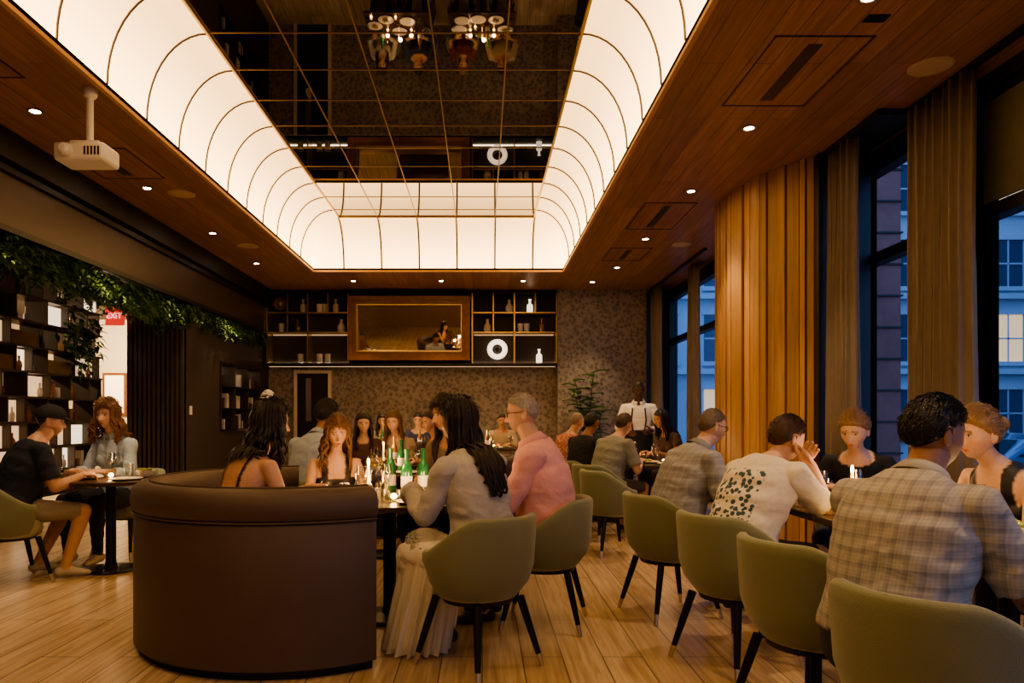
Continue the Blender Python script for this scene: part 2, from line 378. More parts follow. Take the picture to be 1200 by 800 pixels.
def person(name, x, y, yaw, s=1.0, seat=.46, lean=8, hunch=18, twist=0, hy=0, hp=8, hl=(-.14,.40,.80), hr=(.14,.40,.80),
           fem=False, skin=(.50,.28,.17), shirt=(.3,.3,.3), pants=(.03,.03,.04), sleeve=.6, top='tee', shorts=2.0, shoe=(.03,.02,.02),
           hair='short', hairc=(.02,.012,.008), vox=.013, g=1.0, pattern=None, pcol=(.1,.1,.1), curl=.5, stand=False, beard=0, glasses=False,
           feet=((-.12,.38),(.12,.38)), hairL=.3, wave=.0, loose=.009):
    E = empty(name, (x, y, 0), rad(yaw), s)
    inv = 1/s
    hipz = (seat+.10)*inv if not stand else .93
    prof = FEM if fem else MALE
    pz = [p[0] for p in prof]
    SX = .162 if fem else .190
    zs = np.linspace(-.12, .70, 42); cen = []; Rm = []
    def ang(z): return rad(lean)+rad(hunch)*min(max(z/.5, 0), 1.3)
    def frame(z): return Matrix.Rotation(rad(twist)*min(max(z/.45, 0), 1), 3, 'Z') @ Matrix.Rotation(-ang(z), 3, 'X')
    def center(z):
        n = 12; q = Vector((0, 0, hipz)); dz = z/n
        for i in range(n):
            q = q+frame(dz*(i+.5)) @ Vector((0, 0, dz))
        return q
    for z in zs: cen.append(center(z)); Rm.append(frame(z))
    def tp(lx, ly, lz): return center(lz)+frame(lz) @ Vector((lx, ly, 0))
    mb = MB(); src = M['white']
    def ring(z):
        w = np.interp(z, pz, [q[1] for q in prof])*(g if z < .35 else 1+(g-1)*.4); d = np.interp(z, pz, [q[2] for q in prof])*(g if z < .35 else 1+(g-1)*.4)
        c = center(z); R = frame(z); out = []
        for k in range(28):
            a = 2*pi*k/28; cx = math.cos(a); sy = math.sin(a); e = .86
            out.append(tuple(c+R @ Vector((w*math.copysign(abs(cx)**e, cx), d*math.copysign(abs(sy)**e, sy), 0))))
        return out
    mb.sweep(ring, list(np.linspace(-.115, .55, 26)), src)
    if fem:
        for sx in (-1, 1): mb.ell(tuple(tp(sx*.066, .075, .315)), (.06, .052, .058), src)
    neck = [tp(0, 0, .46), tp(0, .0, .53), tp(0, .012, .60), tp(0, .02, .66)]
    nr = .047 if fem else .057
    mb.tube(neck, [nr*1.25, nr*1.05, nr, nr], src, 14)
    bones = [('neck', neck[1], neck[3], nr, nr)]
    hands = []
    for side, tgt in ((-1, hl), (1, hr)):
        S = tp(side*SX, -.005, .445)
        B = Vector(tgt)*inv
        if stand: B = Vector(tgt)
        Lu, Lf = (.275, .245) if fem else (.295, .262)
        up = B.z > S.z-.22
        pole = Vector((side*(.35 if up else .75), .1 if up else -.5, -1))
        J, B = ik(S, B, Lu, Lf, pole)
        ra = .038 if fem else .048
        mb.tube([tp(side*SX*.62, 0, .44), S, S+(J-S)*.3, S+(J-S)*.7, J], [ra*1.25, ra*1.22, ra*1.12, ra, ra*.86], src, 14)
        mb.tube([J, J+(B-J)*.25, J+(B-J)*.6, B], [ra*.86, ra*.92, ra*.74, ra*.56], src, 14)
        bones += [('ua', S, J, ra*1.15, ra*.86), ('fa', J, B, ra*.88, ra*.56)]
        hands.append((side, J, B))
    for side, ft in ((-1, feet[0]), (1, feet[1])):
        Hh = Vector((side*.088, .0, hipz-.02)); A = Vector((ft[0]*inv, ft[1]*inv, .085))
        K, A = ik(Hh, A, .43, .43 if not stand else .44, Vector((side*.25, 1, .7)))
        rt = .080 if fem else .083
        mb.tube([Hh, Hh+(K-Hh)*.35, Hh+(K-Hh)*.75, K], [rt*1.05, rt, rt*.82, rt*.70], src, 14)
        mb.tube([K, K+(A-K)*.25, K+(A-K)*.6, A], [rt*.70, rt*.68, rt*.55, rt*.43], src, 14)
        fd = Vector((side*.2, 1, 0)).normalized(); sdv = (fd.y, -fd.x, 0)
        z0 = Vector((0, 0, 1))
        mb.tube([A-fd*.045-z0*.035, A+fd*.02-z0*.03, A+fd*.09-z0*.05, A+fd*.16-z0*.06], [(.032, .038), (.038, .042), (.044, .03), (.032, .02)], src, 12, side=sdv)
        bones += [('th', Hh, K, rt*1.02, rt*.7), ('sh', K, A, rt*.7, rt*.43), ('ft', A-fd*.04-z0*.04, A+fd*.16-z0*.055, .04, .03)]
    tmp = bpy.data.objects.new('tmp', mb.mesh('tmp', False)); COL.objects.link(tmp)
    rm = tmp.modifiers.new('r', 'REMESH'); rm.mode = 'VOXEL'; rm.voxel_size = vox
    sm = tmp.modifiers.new('s', 'SMOOTH'); sm.factor = .5; sm.iterations = 5 if vox < .012 else 3
    dg = bpy.context.evaluated_depsgraph_get(); me = bpy.data.meshes.new_from_object(tmp.evaluated_get(dg))
    bpy.data.objects.remove(tmp)
    n = len(me.vertices); P = np.empty(n*3); me.vertices.foreach_get('co', P); P = P.reshape(-1, 3)
    NN = np.empty(n*3); me.vertex_normals.foreach_get('vector', NN); NN = NN.reshape(-1, 3)
    Cn = np.array([tuple(c) for c in cen]); RR = np.array([[list(r) for r in R] for R in Rm])
    best = np.full(n, 1e9); lz = np.zeros(n); lx = np.zeros(n); ly = np.zeros(n)
    for i in range(len(zs)):
        q = (P-Cn[i]) @ RR[i]
        k = np.abs(q[:, 2])+.02*np.linalg.norm(q, axis=1); mk = k < best
        best[mk] = k[mk]; lz[mk] = zs[i]+q[mk, 2]; lx[mk] = q[mk, 0]; ly[mk] = q[mk, 1]
    w = np.interp(lz, pz, [q[1] for q in prof]); dd = np.interp(lz, pz, [q[2] for q in prof])
    dist = (np.sqrt((lx/w)**2+(ly/dd)**2)-1)*np.minimum(w, dd)
    dist[(lz > .58) | (lz < -.119)] = .5
    part = np.zeros(n, int); tt = np.zeros(n); names = ['torso']
    bd = dist.copy()
    for bi, (nm, a, b, r1, r2) in enumerate(bones):
        names.append(nm); a = np.array(a); b = np.array(b); ab = b-a
        t = ((P-a) @ ab)/(ab @ ab); tc = np.clip(t, 0, 1)
        dk = np.linalg.norm(P-(a+tc[:, None]*ab), axis=1)-(r1+(r2-r1)*tc)
        mk = dk < bd; bd[mk] = dk[mk]; part[mk] = bi+1; tt[mk] = t[mk]
    nm = np.array(names)[part]
    cols = np.ones((n, 4)); cols[:, :3] = skin; cols[:, 3] = 0
    sh = np.zeros(n, bool)
    nl = .515 if top == 'collar' else .495
    front = np.clip(ly/.08, -1, 1)
    if top in ('tee', 'collar'): tmask = lz < nl-.025*np.maximum(front, 0)
    elif top == 'tank': tmask = (lz < .36) | ((np.abs(np.abs(lx)-.085) < .022) & (lz < .52))
    elif top == 'strap': tmask = (lz < .30) | ((np.abs(np.abs(lx)-.08) < .009) & (lz < .52))
    sh |= (nm == 'torso') & tmask & (lz > .02)
    pantm = (nm == 'torso') & (lz <= .02)
    sh |= (nm == 'ua') & (tt < sleeve) & ((sleeve > 0))
    sh |= (nm == 'fa') & (1+tt < sleeve)
    pantm |= (nm == 'th') & (tt < shorts)
    pantm |= (nm == 'sh') & (1+tt < shorts)
    shoem = (nm == 'ft')
    cols[sh, :3] = shirt; cols[pantm, :3] = pants; cols[shoem, :3] = shoe
    if pattern == 'print': cols[sh & (nm == 'torso') & (ly < 0) & (np.abs(lx) < .12) & (lz > .08) & (lz < .38), 3] = 1
    elif pattern: cols[sh, 3] = 1
    P[sh] += NN[sh]*loose; P[pantm] += NN[pantm]*.006
    cuff = sh & (((nm == 'ua') & (tt > sleeve-.25)) | ((nm == 'fa') & (1+tt > sleeve-.2)))
    P[cuff] += NN[cuff]*loose*.6
    if vox < .014:
        idx = np.where(sh | pantm)[0]; amp_ = .005+loose*.28
        for i in idx:
            q = P[i]
            v = noise.noise(Vector((q[0]*7+q[2]*5, q[1]*7, q[2]*14))); r_ = .5-abs(noise.noise(Vector((q[0]*9-q[2]*6, q[1]*9+3, q[2]*12+5))))*2
            P[i] += NN[i]*(v*.9+r_*.35)*amp_
    me.vertices.foreach_set('co', P.ravel())
    a = me.color_attributes.new('Col', 'FLOAT_COLOR', 'POINT'); a.data.foreach_set('color', cols.astype(np.float32).ravel())
    ca = me.attributes.new('Cloth', 'FLOAT', 'POINT'); ca.data.foreach_set('value', ((sh & (top not in ('tank', 'strap'))) | pantm).astype(np.float32))
    me.materials.clear(); me.materials.append(getbm(pattern, pcol)); me.shade_smooth(); me.name = 'body'
    bo = bpy.data.objects.new('body', me); COL.objects.link(bo); bo.parent = E
    hb = MB(); sk = skinmat(skin)
    for side, J, B in hands:
        fdir = (B-J).normalized()
        if B.z > .92*inv and not stand: d = (fdir*.6+Vector((-side*.5, -.1, .6))); nn = Vector((-side*.7, -.8, 0))
        elif stand: d = fdir; nn = Vector((-side, 0, -.2))
        else: d = Vector((fdir.x-side*.25, fdir.y+.35, fdir.z*.25)); nn = Vector((-side*.25, 0, -1))
        hand(hb, B, d, nn, side, curl, sk)
    hb.obj('hands', E, ang=70)
    if top == 'collar':
        cb = MB(); cm = pm('collar_cloth', shirt, .8)
        cc = tp(0, .004, .515); R = frame(.5) @ Matrix.Rotation(rad(-12), 3, 'X')
        rings = [[], [], [], []]; n_ = 28
        for k in range(n_+1):
            aa = pi/2+rad(14)+(2*pi-rad(28))*k/n_
            for j, (rr_, zz) in enumerate(((1.18, -.02), (1.14, .036), (1.24, .040), (1.62, -.008))):
                rings[j].append(tuple(cc+R @ Vector((nr*rr_*math.cos(aa)*1.06, nr*rr_*math.sin(aa), zz))))
        vs = sum(rings, []); fs = []
        for j in range(3):
            for k in range(n_): o = j*(n_+1); fs.append((o+k, o+k+1, o+n_+1+k+1, o+n_+1+k))
        cb.add(vs, fs, cm)
        o = cb.obj('collar', E, ang=80); so = o.modifiers.new('s', 'SOLIDIFY'); so.thickness = .004
    # head
    hc = tp(0, .022, .60)+frame(.55) @ Vector((0, 0, .055))+Vector((0, 0, .05))
    RH = Matrix.Rotation(rad(twist*.7+hy), 3, 'Z') @ Matrix.Rotation(-rad(hp), 3, 'X')
    RY = Matrix.Rotation(rad(twist*.7+hy), 3, 'Z')
    def H(v): return hc+RH @ Vector(v)
    RHn = np.array([list(r) for r in RH]); hcn = np.array(hc)
    HP = head_shape(HD, fem)
    HP_w = HP @ RHn.T+hcn
    hcols = np.ones((len(HP), 4)); hcols[:, :3] = skin; hcols[:, 3] = 0
    ax = np.abs(HP[:, 0]); fr = HP[:, 1] > .03
    blush = np.exp(-((ax-.045)/.02)**2-((HP[:, 2]+.035)/.02)**2)*(HP[:, 1] > .02)
    hcols[:, 1] *= 1-.14*blush; hcols[:, 2] *= 1-.18*blush
    lip = fr & (ax < .023) & (np.abs(HP[:, 2]+.069) < .010*(1-ax/.03))
    hcols[lip, :3] = np.array(skin)*np.array((.85, .45, .45))
    br = fr & (np.abs(HP[:, 2]-.020-.004*np.cos(ax*60)) < .0045) & (ax > .014) & (ax < .047)
    hcols[br, :3] = np.array(hairc)*.8+np.array(skin)*.12
    if beard:
        bm_ = (HP[:, 1] > -.01) & (HP[:, 2] < -.045-.25*np.maximum(0, .03-HP[:, 1])) & ~lip
        hcols[bm_, :3] = np.array(skin)*(1-beard)+np.array(hairc)*beard
    cmesh('head', HP_w, HF, hcols, BM[None], E)
    fb = MB()
    if 'eyeM' not in M: M['eyeM'] = pm('eye_white', (.5, .47, .42), .3); M['irisM'] = pm('eye_iris', (.03, .015, .008), .1)
    ew = M['eyeM']
    for sx in (-1, 1):
        fb.ell(H((sx*.031, .0665, 0)), (.0115, .0115, .0115), ew, 12, 8)
        fb.ell(H((sx*.031, .0745, -.0005)), (.0054, .0052, .0054), M['irisM'], 8, 6)
        fb.ell(H((sx*.031, .0660, .001)), (.0135, .0130, .0130), sk, 12, 10, R=RH, zmin=.40)
        fb.tube([H((sx*(.031+.012*math.cos(a)), .0785-.004*abs(math.cos(a)), .0045+.002*math.sin(a))) for a in np.linspace(0, pi, 7)], .0013, M['irisM'], 5)
        fb.ell(H((sx*.074, -.012, -.014)), (.009, .019, .031), sk, 10, 8, R=RH @ Matrix.Rotation(sx*rad(20), 3, 'Z'))
        fb.tube([H((sx*.079, -.028, .010)), H((sx*.083, -.022, .018)), H((sx*.082, -.004, .016)), H((sx*.080, .000, .0))], .004, sk, 6)
    fb.obj('eyes_and_ears', E, ang=80)
    if glasses:
        gb = MB()
        for sx in (-1, 1):
            pts = [H((sx*.032+.022*math.cos(a), .088, .016*math.sin(a)-.002)) for a in np.linspace(0, 2*pi, 16)]
            gb.tube(pts, .0018, M['black'], 6)
            gb.tube([H((sx*.054, .086, .004)), H((sx*.074, .06, .004)), H((sx*.082, -.01, .004))], .002, M['black'], 6)
        gb.tube([H((-.010, .090, .002)), H((.010, .090, .002))], .002, M['black'], 6)
        gb.obj('eyeglasses', E)
    # hair
    hm = hairmat(hairc); hb2 = MB()
    th = {'short': .016, 'buzz': .007, 'bald': .005, 'long': .020, 'bun': .019, 'braids': .018, 'cap': .008, 'curly': .028, 'updo': .024}[hair]
    hl_ = hairline(HP[:, 1], fem)
    if hair == 'bald': hl_ = hl_+.05*ss((HP[:, 1]+.04)/.08)
    dz = (HP[:, 2]-hl_)
    off = th*ss((dz+.004)/.028)-.005
    topb = 1+.35*np.clip(HP[:, 2]/.11, 0, 1)*(1 if hair not in ('buzz', 'bald') else 0)
    dirn = HP/np.linalg.norm(HP, axis=1)[:, None]
    if hair in ('short', 'curly', 'long', 'updo', 'braids', 'cap', 'bun'):
        fr_ = 40 if hair != 'curly' else 55
        nzv = np.array([noise.noise(Vector((q[0]*fr_*1.6, q[1]*fr_*.6, q[2]*fr_))) for q in HP])
    else: nzv = np.zeros(len(HP))
    amp = {'short': .22, 'curly': .55, 'long': .18, 'updo': .25, 'braids': .3, 'bun': .2}.get(hair, .08)
    fo = np.where(off > 0, off*topb*(1+amp*nzv*1.6), off)
    faceside = (HP[:, 1] > .02) & (dz < 0)
    fo = np.where(faceside, -.016, fo); fo = np.where((dz < -.012), -.016, fo)
    Pn = HP+dirn*fo[:, None]
    Pw = Pn @ RHn.T+hcn
    hb2.add([tuple(q) for q in Pw], HF, hm)
    if vox <= .012 and hair != 'cap':
        ok = np.where((dz > .002) & (HP[:, 2] < .112))[0]; cnt = {'buzz': 700, 'short': 1200, 'curly': 700, 'bun': 900}.get(hair, 500); Ln = {'buzz': .010, 'short': .020, 'curly': .03, 'bun': .045}.get(hair, .045)
        for i in np.random.choice(ok, cnt):
            p = Vector(Pw[i]); nn = RH @ Vector(dirn[i]); q = Vector(HP[i])
            fl = Vector((q.x*3, q.y*2-.12, -.12 if q.z < .07 else -.02))
            if hair == 'bun': fl = Vector((-q.x, -.105-q.y, .02-q.z))
            fl = RH @ fl; fl = fl-nn*fl.dot(nn)
            if fl.length < 1e-4: continue
            fl.normalize(); fl = (fl+Vector((random.uniform(-.25, .25), random.uniform(-.25, .25), random.uniform(-.25, .25)))).normalized()
            l_ = Ln*random.uniform(.6, 1.2)
            hb2.tube([p-nn*.003, p+nn*.0025+fl*l_*.4, p+nn*.0005+fl*l_], [.0022, .0020, .0006], hm, 4, round_=False)
    def pushout(p):
        q = np.array(p); bi, bk, bq = 0, 1e9, None
        for i in range(0, 34):
            l = RR[i].T @ (q-Cn[i]); k = abs(l[2])+.02*np.linalg.norm(l)
            if k < bk: bk = k; bi = i; bq = l
        z_ = zs[bi]
        if z_ > .50 or z_ < -.1: return p
        w_ = float(np.interp(z_, pz, [a_[1] for a_ in prof]))+.022+loose; d_ = float(np.interp(z_, pz, [a_[2] for a_ in prof]))+.022+loose
        if z_ > .36: w_ = max(w_, SX+.05)
        rho = math.hypot(bq[0]/w_, bq[1]/d_)
        if rho < 1:
            yy = math.copysign(d_*math.sqrt(max(0, 1-(bq[0]/w_)**2)), bq[1]); bq = np.array((bq[0], yy, bq[2]))
            return Vector(RR[bi] @ bq+Cn[bi])
        return p
    def strand_set(nst, L, r0, A0=115, wave=0, taper=.35, outw=.02, lenj=.15):
        for i in range(nst):
            a = rad(-A0+2*A0*(i+.5)/nst)+random.uniform(-.06, .06); rr_ = random.uniform(.96, 1.08)
            pts = []
            for pdeg in (12, 35, 60, 85, 102):
                t = rad(pdeg); v = Vector((math.sin(t)*math.sin(a)*.087, -math.sin(t)*math.cos(a)*.106, math.cos(t)*.124))*rr_
                if pdeg > 95: v.y *= .93
                pts.append(hc+RH @ v)
            q = pts[-1].copy(); ll = L*random.uniform(1-lenj, 1+lenj*.4); ns = 9; ph = random.uniform(0, 6)
            od = RY @ Vector((math.sin(a), -math.cos(a), 0))
            for k in range(1, ns+1):
                f = k/ns; wv = wave*math.sin(f*11+ph); w2 = wave*math.cos(f*9+ph)
                pts.append(pushout(q+Vector((0, 0, -ll*f))+od*(outw*math.sin(f*2.0)+wv)+RY @ Vector((w2, -.03*f, 0))))
            rads = [r0*.6, r0*.9, r0, r0, r0]+[r0*(1-(1-taper)*(k/ns)**1.6) for k in range(1, ns+1)]
            hb2.tube(pts, rads, hm, 6)
    if hair == 'long': strand_set(60, hairL, .010, 118, wave+.004, outw=.02)
    if hair == 'curly': strand_set(80, hairL, .011, 125, wave or .014, outw=.045)
    if hair == 'updo':
        strand_set(60, hairL, .011, 112, .010, outw=.03)
        cb = MB()
        for k in range(16):
            a = k*2*pi/8; r_ = .036 if k < 8 else .018
            pc = H((r_*math.cos(a), -.035+.2*r_*math.sin(a), .140+(.014 if k >= 8 else 0)+r_*.5*math.sin(a)))
            cb.ell(pc, (.020, .014, .010), M['white'], 8, 6, R=Matrix.Rotation(a, 3, 'Z'))
        cb.ell(H((0, -.035, .158)), (.014, .014, .012), M['white'], 8, 6)
        cb.obj('flower_hair_clip', E)
    if hair == 'braids':
        strand_set(40, hairL, .0085, 88, .005, taper=.8, outw=.015, lenj=.3)
        strand_set(24, hairL*.85, .0085, 60, .008, taper=.8, outw=.04, lenj=.3)
    if hair == 'bun':
        hb2.ell(H((0, -.120, .03)), (.042, .036, .040), hm, 14, 10)
    if hair == 'cap':
        cb = MB(); capm = pm('cap_cloth', (.02, .02, .024), .85)
        def cring(t):
            return [tuple(H((.086*math.cos(a)*math.cos(t), .106*math.sin(a)*math.cos(t)-.004, .035+.088*math.sin(t)))) for a in np.linspace(0, 2*pi, 25)[:-1]]
        cb.sweep(cring, list(np.linspace(-.12, pi/2-.05, 10)), capm)
        vs = []
        for k in range(13):
            a = rad(30+120*k/12)
            vs.append(H((.080*math.cos(a), .098*math.sin(a), .040))); vs.append(H((.082*math.cos(a), .085*math.sin(a)+.085*math.sin(a)**.7, .026)))
        fs = [(2*k, 2*k+1, 2*k+3, 2*k+2) for k in range(12)]
        cb.add(vs, fs, capm); o = cb.obj('baseball_cap', E); so = o.modifiers.new('s', 'SOLIDIFY'); so.thickness = .005
    hb2.obj('hair', E, ang=80)
    return E

SK_L = (.58, .35, .24); SK_P = (.62, .40, .29); SK_T = (.42, .23, .14); SK_D = (.10, .05, .03); SK_M = (.28, .14, .085)
# right-hand row
person('man_in_plaid_shirt', 1.25, 2.22, -58, s=1.0, lean=7, hunch=22, hy=-22, hp=8, hl=(-.05,.46,.80), hr=(.28,.46,.80), skin=SK_T, shirt=(.44,.43,.40), sleeve=.85, top='collar',
       pants=(.03,.035,.05), hair='short', hairc=(.014,.010,.008), vox=.009, g=1.12, pattern='plaid', pcol=(.15,.16,.18), beard=.35, loose=.018)
person('man_in_graphic_tee', 1.34, 3.82, -62, s=1.02, lean=20, hunch=22, hy=-12, hp=12, hl=(.10,.40,1.02), hr=(.13,.42,1.0), skin=SK_P, shirt=(.72,.67,.57), sleeve=.8, top='tee',
       pants=(.05,.05,.06), hair='short', hairc=(.08,.042,.02), vox=.010, g=1.05, pattern='print', pcol=(.05,.10,.12), loose=.017, shorts=.9)
person('man_in_grey_shirt', 1.24, 4.72, -72, s=1.02, lean=12, hunch=20, hy=0, hp=12, skin=SK_P, shirt=(.24,.25,.27), sleeve=.8, top='collar', pants=(.1,.09,.07),
       hair='buzz', hairc=(.14,.10,.07), vox=.011, g=1.12, pattern='plaid', pcol=(.40,.40,.40), glasses=True, beard=.3, loose=.015, shorts=.95)
person('woman_in_black_jacket', 2.50, 4.78, 145, s=1.0, lean=14, hunch=20, hy=-10, hp=20, fem=True, skin=SK_P, shirt=(.012,.012,.014), sleeve=2.0, hair='bun', hairc=(.24,.14,.065), vox=.011, hl=(-.12,.34,.82), hr=(.12,.36,.82))
person('woman_in_black_tank_top', 2.60, 3.44, 104, s=1.0, lean=15, hunch=18, hy=-6, hp=6, fem=True, skin=SK_P, shirt=(.012,.012,.014), sleeve=-1, top='tank', hair='bun', hairc=(.26,.16,.08), vox=.010, g=1.08, hl=(-.10,.46,.82), hr=(.18,.40,.82))
# centre booth
person('woman_with_flower_clip', -1.32, 3.82, -42, s=1.02, lean=10, hunch=14, hy=-5, hp=4, fem=True, skin=SK_L, shirt=(.02,.015,.012), sleeve=-1, top='strap', hair='updo', hairc=(.016,.010,.007), vox=.010, hl=(.05,.46,.86), hr=(.28,.40,.84), hairL=.20)
person('woman_facing_table', -1.02, 4.98, 200, s=.88, lean=4, hunch=14, hy=0, hp=12, fem=True, skin=SK_L, shirt=(.03,.025,.02), sleeve=-1, top='tank', hair='long', hairc=(.18,.09,.045), vox=.012, hairL=.24, wave=.01)
person('woman_with_braids', .02, 3.74, 44, s=1.02, lean=8, hunch=14, hy=12, hp=2, fem=True, skin=SK_M, shirt=(.46,.45,.43), sleeve=1.95, top='collar', pants=(.85,.82,.75), hair='braids', hairc=(.012,.008,.007), vox=.009, hairL=.50, hl=(-.16,.42,.86), hr=(.10,.44,.84), loose=.026, feet=((-.14,.34),(.06,.36)), g=1.06)
person('man_in_pink_shirt', .40, 4.44, 78, s=1.06, lean=2, hunch=14, hy=6, hp=6, skin=SK_P, shirt=(.78,.42,.42), sleeve=1.8, top='collar', pants=(.05,.05,.07), hair='buzz', hairc=(.36,.33,.30), vox=.010, g=1.2, glasses=True, beard=.3, hl=(-.12,.44,.82), hr=(.08,.46,.80), loose=.022)
person('woman_with_brown_hair', -.16, 5.42, 150, s=1.08, lean=6, hunch=14, hy=-30, hp=10, fem=True, skin=SK_L, shirt=(.26,.21,.16), sleeve=1.9, hair='long', hairc=(.045,.024,.014), vox=.012, hairL=.28, hl=(-.12,.36,.82), hr=(.12,.36,.82), loose=.014)
person('man_in_light_blue_shirt', -1.40, 5.85, -28, s=1.08, lean=6, hunch=16, hy=0, hp=10, skin=SK_T, shirt=(.42,.50,.60), sleeve=1.9, top='collar', hair='short', hairc=(.02,.014,.011), vox=.012, loose=.015)
# second booth
person('woman_in_teal_top', .0, 6.28, 62, s=1.0, lean=8, hunch=16, hp=12, hy=15, fem=True, skin=SK_L, shirt=(.03,.16,.16), sleeve=1.5, hair='long', hairc=(.40,.25,.13), vox=.014, hairL=.26)
person('man_in_dark_jacket', -.02, 6.95, 95, s=1.04, lean=6, hunch=16, hy=20, skin=SK_T, shirt=(.03,.03,.035), sleeve=2.0, hair='short', hairc=(.015,.01,.008), vox=.016)
person('woman_in_brown_top', -1.36, 8.3, 190, s=.98, fem=True, skin=SK_L, shirt=(.10,.05,.03), sleeve=1.5, hair='long', hairc=(.03,.015,.01), vox=.017, hairL=.25)
person('woman_in_cream_top', -.95, 8.35, 170, s=1.0, fem=True, skin=SK_P, shirt=(.45,.38,.30), sleeve=1.5, hair='long', hairc=(.14,.075,.035), vox=.017, hairL=.25)
person('man_in_maroon_shirt', -.35, 7.95, 120, s=1.0, skin=SK_L, shirt=(.16,.04,.03), sleeve=1.5, hair='short', hairc=(.03,.015,.01), vox=.017)
# tables along the back wall (seen mostly in the ceiling mirror)
person('woman_in_white_blouse', -1.75, 12.95, 180, s=1.0, fem=True, skin=SK_P, shirt=(.6,.55,.5), sleeve=1.8, hair='long', hairc=(.05,.03,.02), vox=.02, hairL=.22)
person('man_in_navy_shirt', -1.1, 12.95, 176, s=1.02, skin=SK_L, shirt=(.04,.05,.1), sleeve=1.8, hair='short', hairc=(.03,.02,.015), vox=.02)
person('woman_in_red_top', -.35, 12.95, 184, s=1.0, fem=True, skin=SK_P, shirt=(.22,.05,.04), sleeve=.5, hair='long', hairc=(.25,.14,.06), vox=.02, hairL=.22)
person('man_in_beige_shirt', .35, 12.95, 180, s=1.0, skin=SK_T, shirt=(.4,.32,.22), sleeve=.8, hair='short', hairc=(.03,.02,.015), vox=.02)
# left table
person('man_in_cap', -3.62, 5.60, -42, s=1.04, lean=8, hunch=20, hy=-20, hp=8, skin=SK_L, shirt=(.018,.023,.034), sleeve=.8, pants=(.30,.26,.20), shorts=.95, shoe=(.5,.46,.4), hair='cap', hairc=(.05,.03,.02), vox=.011, g=1.12, loose=.014, feet=((-.16,.22),(.20,.30)), beard=.4, hl=(-.02,.44,.80), hr=(.18,.44,.80))
person('woman_with_curly_hair', -3.28, 6.60, 162, s=1.06, lean=4, hunch=12, hy=10, hp=4, fem=True, skin=SK_P, shirt=(.44,.55,.68), sleeve=1.5, top='collar', pants=(.03,.03,.04), hair='curly', hairc=(.18,.082,.038), vox=.011, hairL=.2, wave=.016, shoe=(.5,.42,.32), feet=((-.1,.36),(.16,.42)), loose=.014)
# far right tables
person('man_in_floral_shirt', 1.0, 9.1, -60, s=1.0, skin=SK_P, shirt=(.45,.18,.14), sleeve=.8, hair='buzz', hairc=(.3,.25,.2), vox=.016, pattern='floral', pcol=(.6,.5,.4))
person('man_in_black_shirt', 1.12, 8.45, -50, s=.98, skin=SK_M, shirt=(.015,.015,.017), sleeve=.8, hair='short', hairc=(.012,.01,.008), vox=.016)
person('man_in_khaki_shirt', 1.30, 7.70, -55, s=1.0, lean=12, hunch=20, hp=14, skin=SK_L, shirt=(.25,.26,.22), sleeve=.8, hair='short', hairc=(.06,.035,.02), vox=.013, shorts=.95, pants=(.1,.09,.08), g=1.1, loose=.013)
person('woman_by_window', 2.62, 9.75, 110, s=1.04, fem=True, skin=SK_T, shirt=(.08,.05,.04), sleeve=.5, hair='long', hairc=(.015,.01,.008), vox=.016, hairL=.22)
w = person('waiter_in_white_shirt', 2.24, 10.4, 170, s=1.02, stand=True, lean=2, hunch=8, hp=20, skin=SK_D, shirt=(.80,.78,.74), sleeve=1.9, top='collar', pants=(.015,.015,.017), hair='buzz', hairc=(.01,.008,.007), vox=.0141, hl=(-.16,.30,1.06), hr=(.16,.30,1.04), feet=((-.12,0),(.12,.04)))
ab = MB()
def apr(u):
    return [(.20*math.sin(a), .165*math.cos(a)+.01, u) for a in np.linspace(-1.7, 1.7, 16)]+[(.19*math.sin(a), .155*math.cos(a)+.01, u) for a in np.linspace(1.7, -1.7, 16)]
ab.sweep(apr, list(np.linspace(.45, 1.06, 6)), M['apron'])
ab.tube([(-.08,.145,1.06),(-.10,.155,1.2),(-.085,.15,1.36)], .010, M['apron'], 6); ab.tube([(.08,.145,1.06),(.10,.155,1.2),(.085,.15,1.36)], .010, M['apron'], 6)
ab.obj('apron', w)

# tulle skirt, falling from the braided woman's lap to the floor on the open side of the chair
tb = MB()
for layer, (sc, zo) in enumerate(((1.0, 0), (.86, .01), (.72, .02))):
    nr_, nc_ = 16, 110; vs = []; fs = []
    for j in range(nr_+1):
        f = j/nr_
        for i in range(nc_):
            a = 2*pi*i/nc_; rf = .008+.024*f; r1 = rf*math.sin(a*(19+layer*3)+1.3*math.sin(3*a))+.012*f*math.sin(a*37)
            cx = -.06-.08*f; cy = .32+.07*f; rx = (.145+.01*f)*sc+r1; ry = (.165+.0*f)*sc+r1
            z = .55*(1-f)+.012+.02*layer*f+.05*max(0, math.sin(a))*(1-f)
            vs.append((cx+rx*math.cos(a), cy+ry*math.sin(a), z+zo))
    for j in range(nr_):
        for i in range(nc_): k = (i+1) % nc_; fs.append((j*nc_+i, j*nc_+k, (j+1)*nc_+k, (j+1)*nc_+i))
    vs.append((-.05, .32, .60+zo)); fs += [(i, (i+1) % nc_, len(vs)-1) for i in range(nc_)]
    tb.add(vs, fs, M['tulle'])
bw = [o for o in COL.objects if o.name == 'woman_with_braids'][0]
tb.obj('tulle_skirt', bw, ang=180)

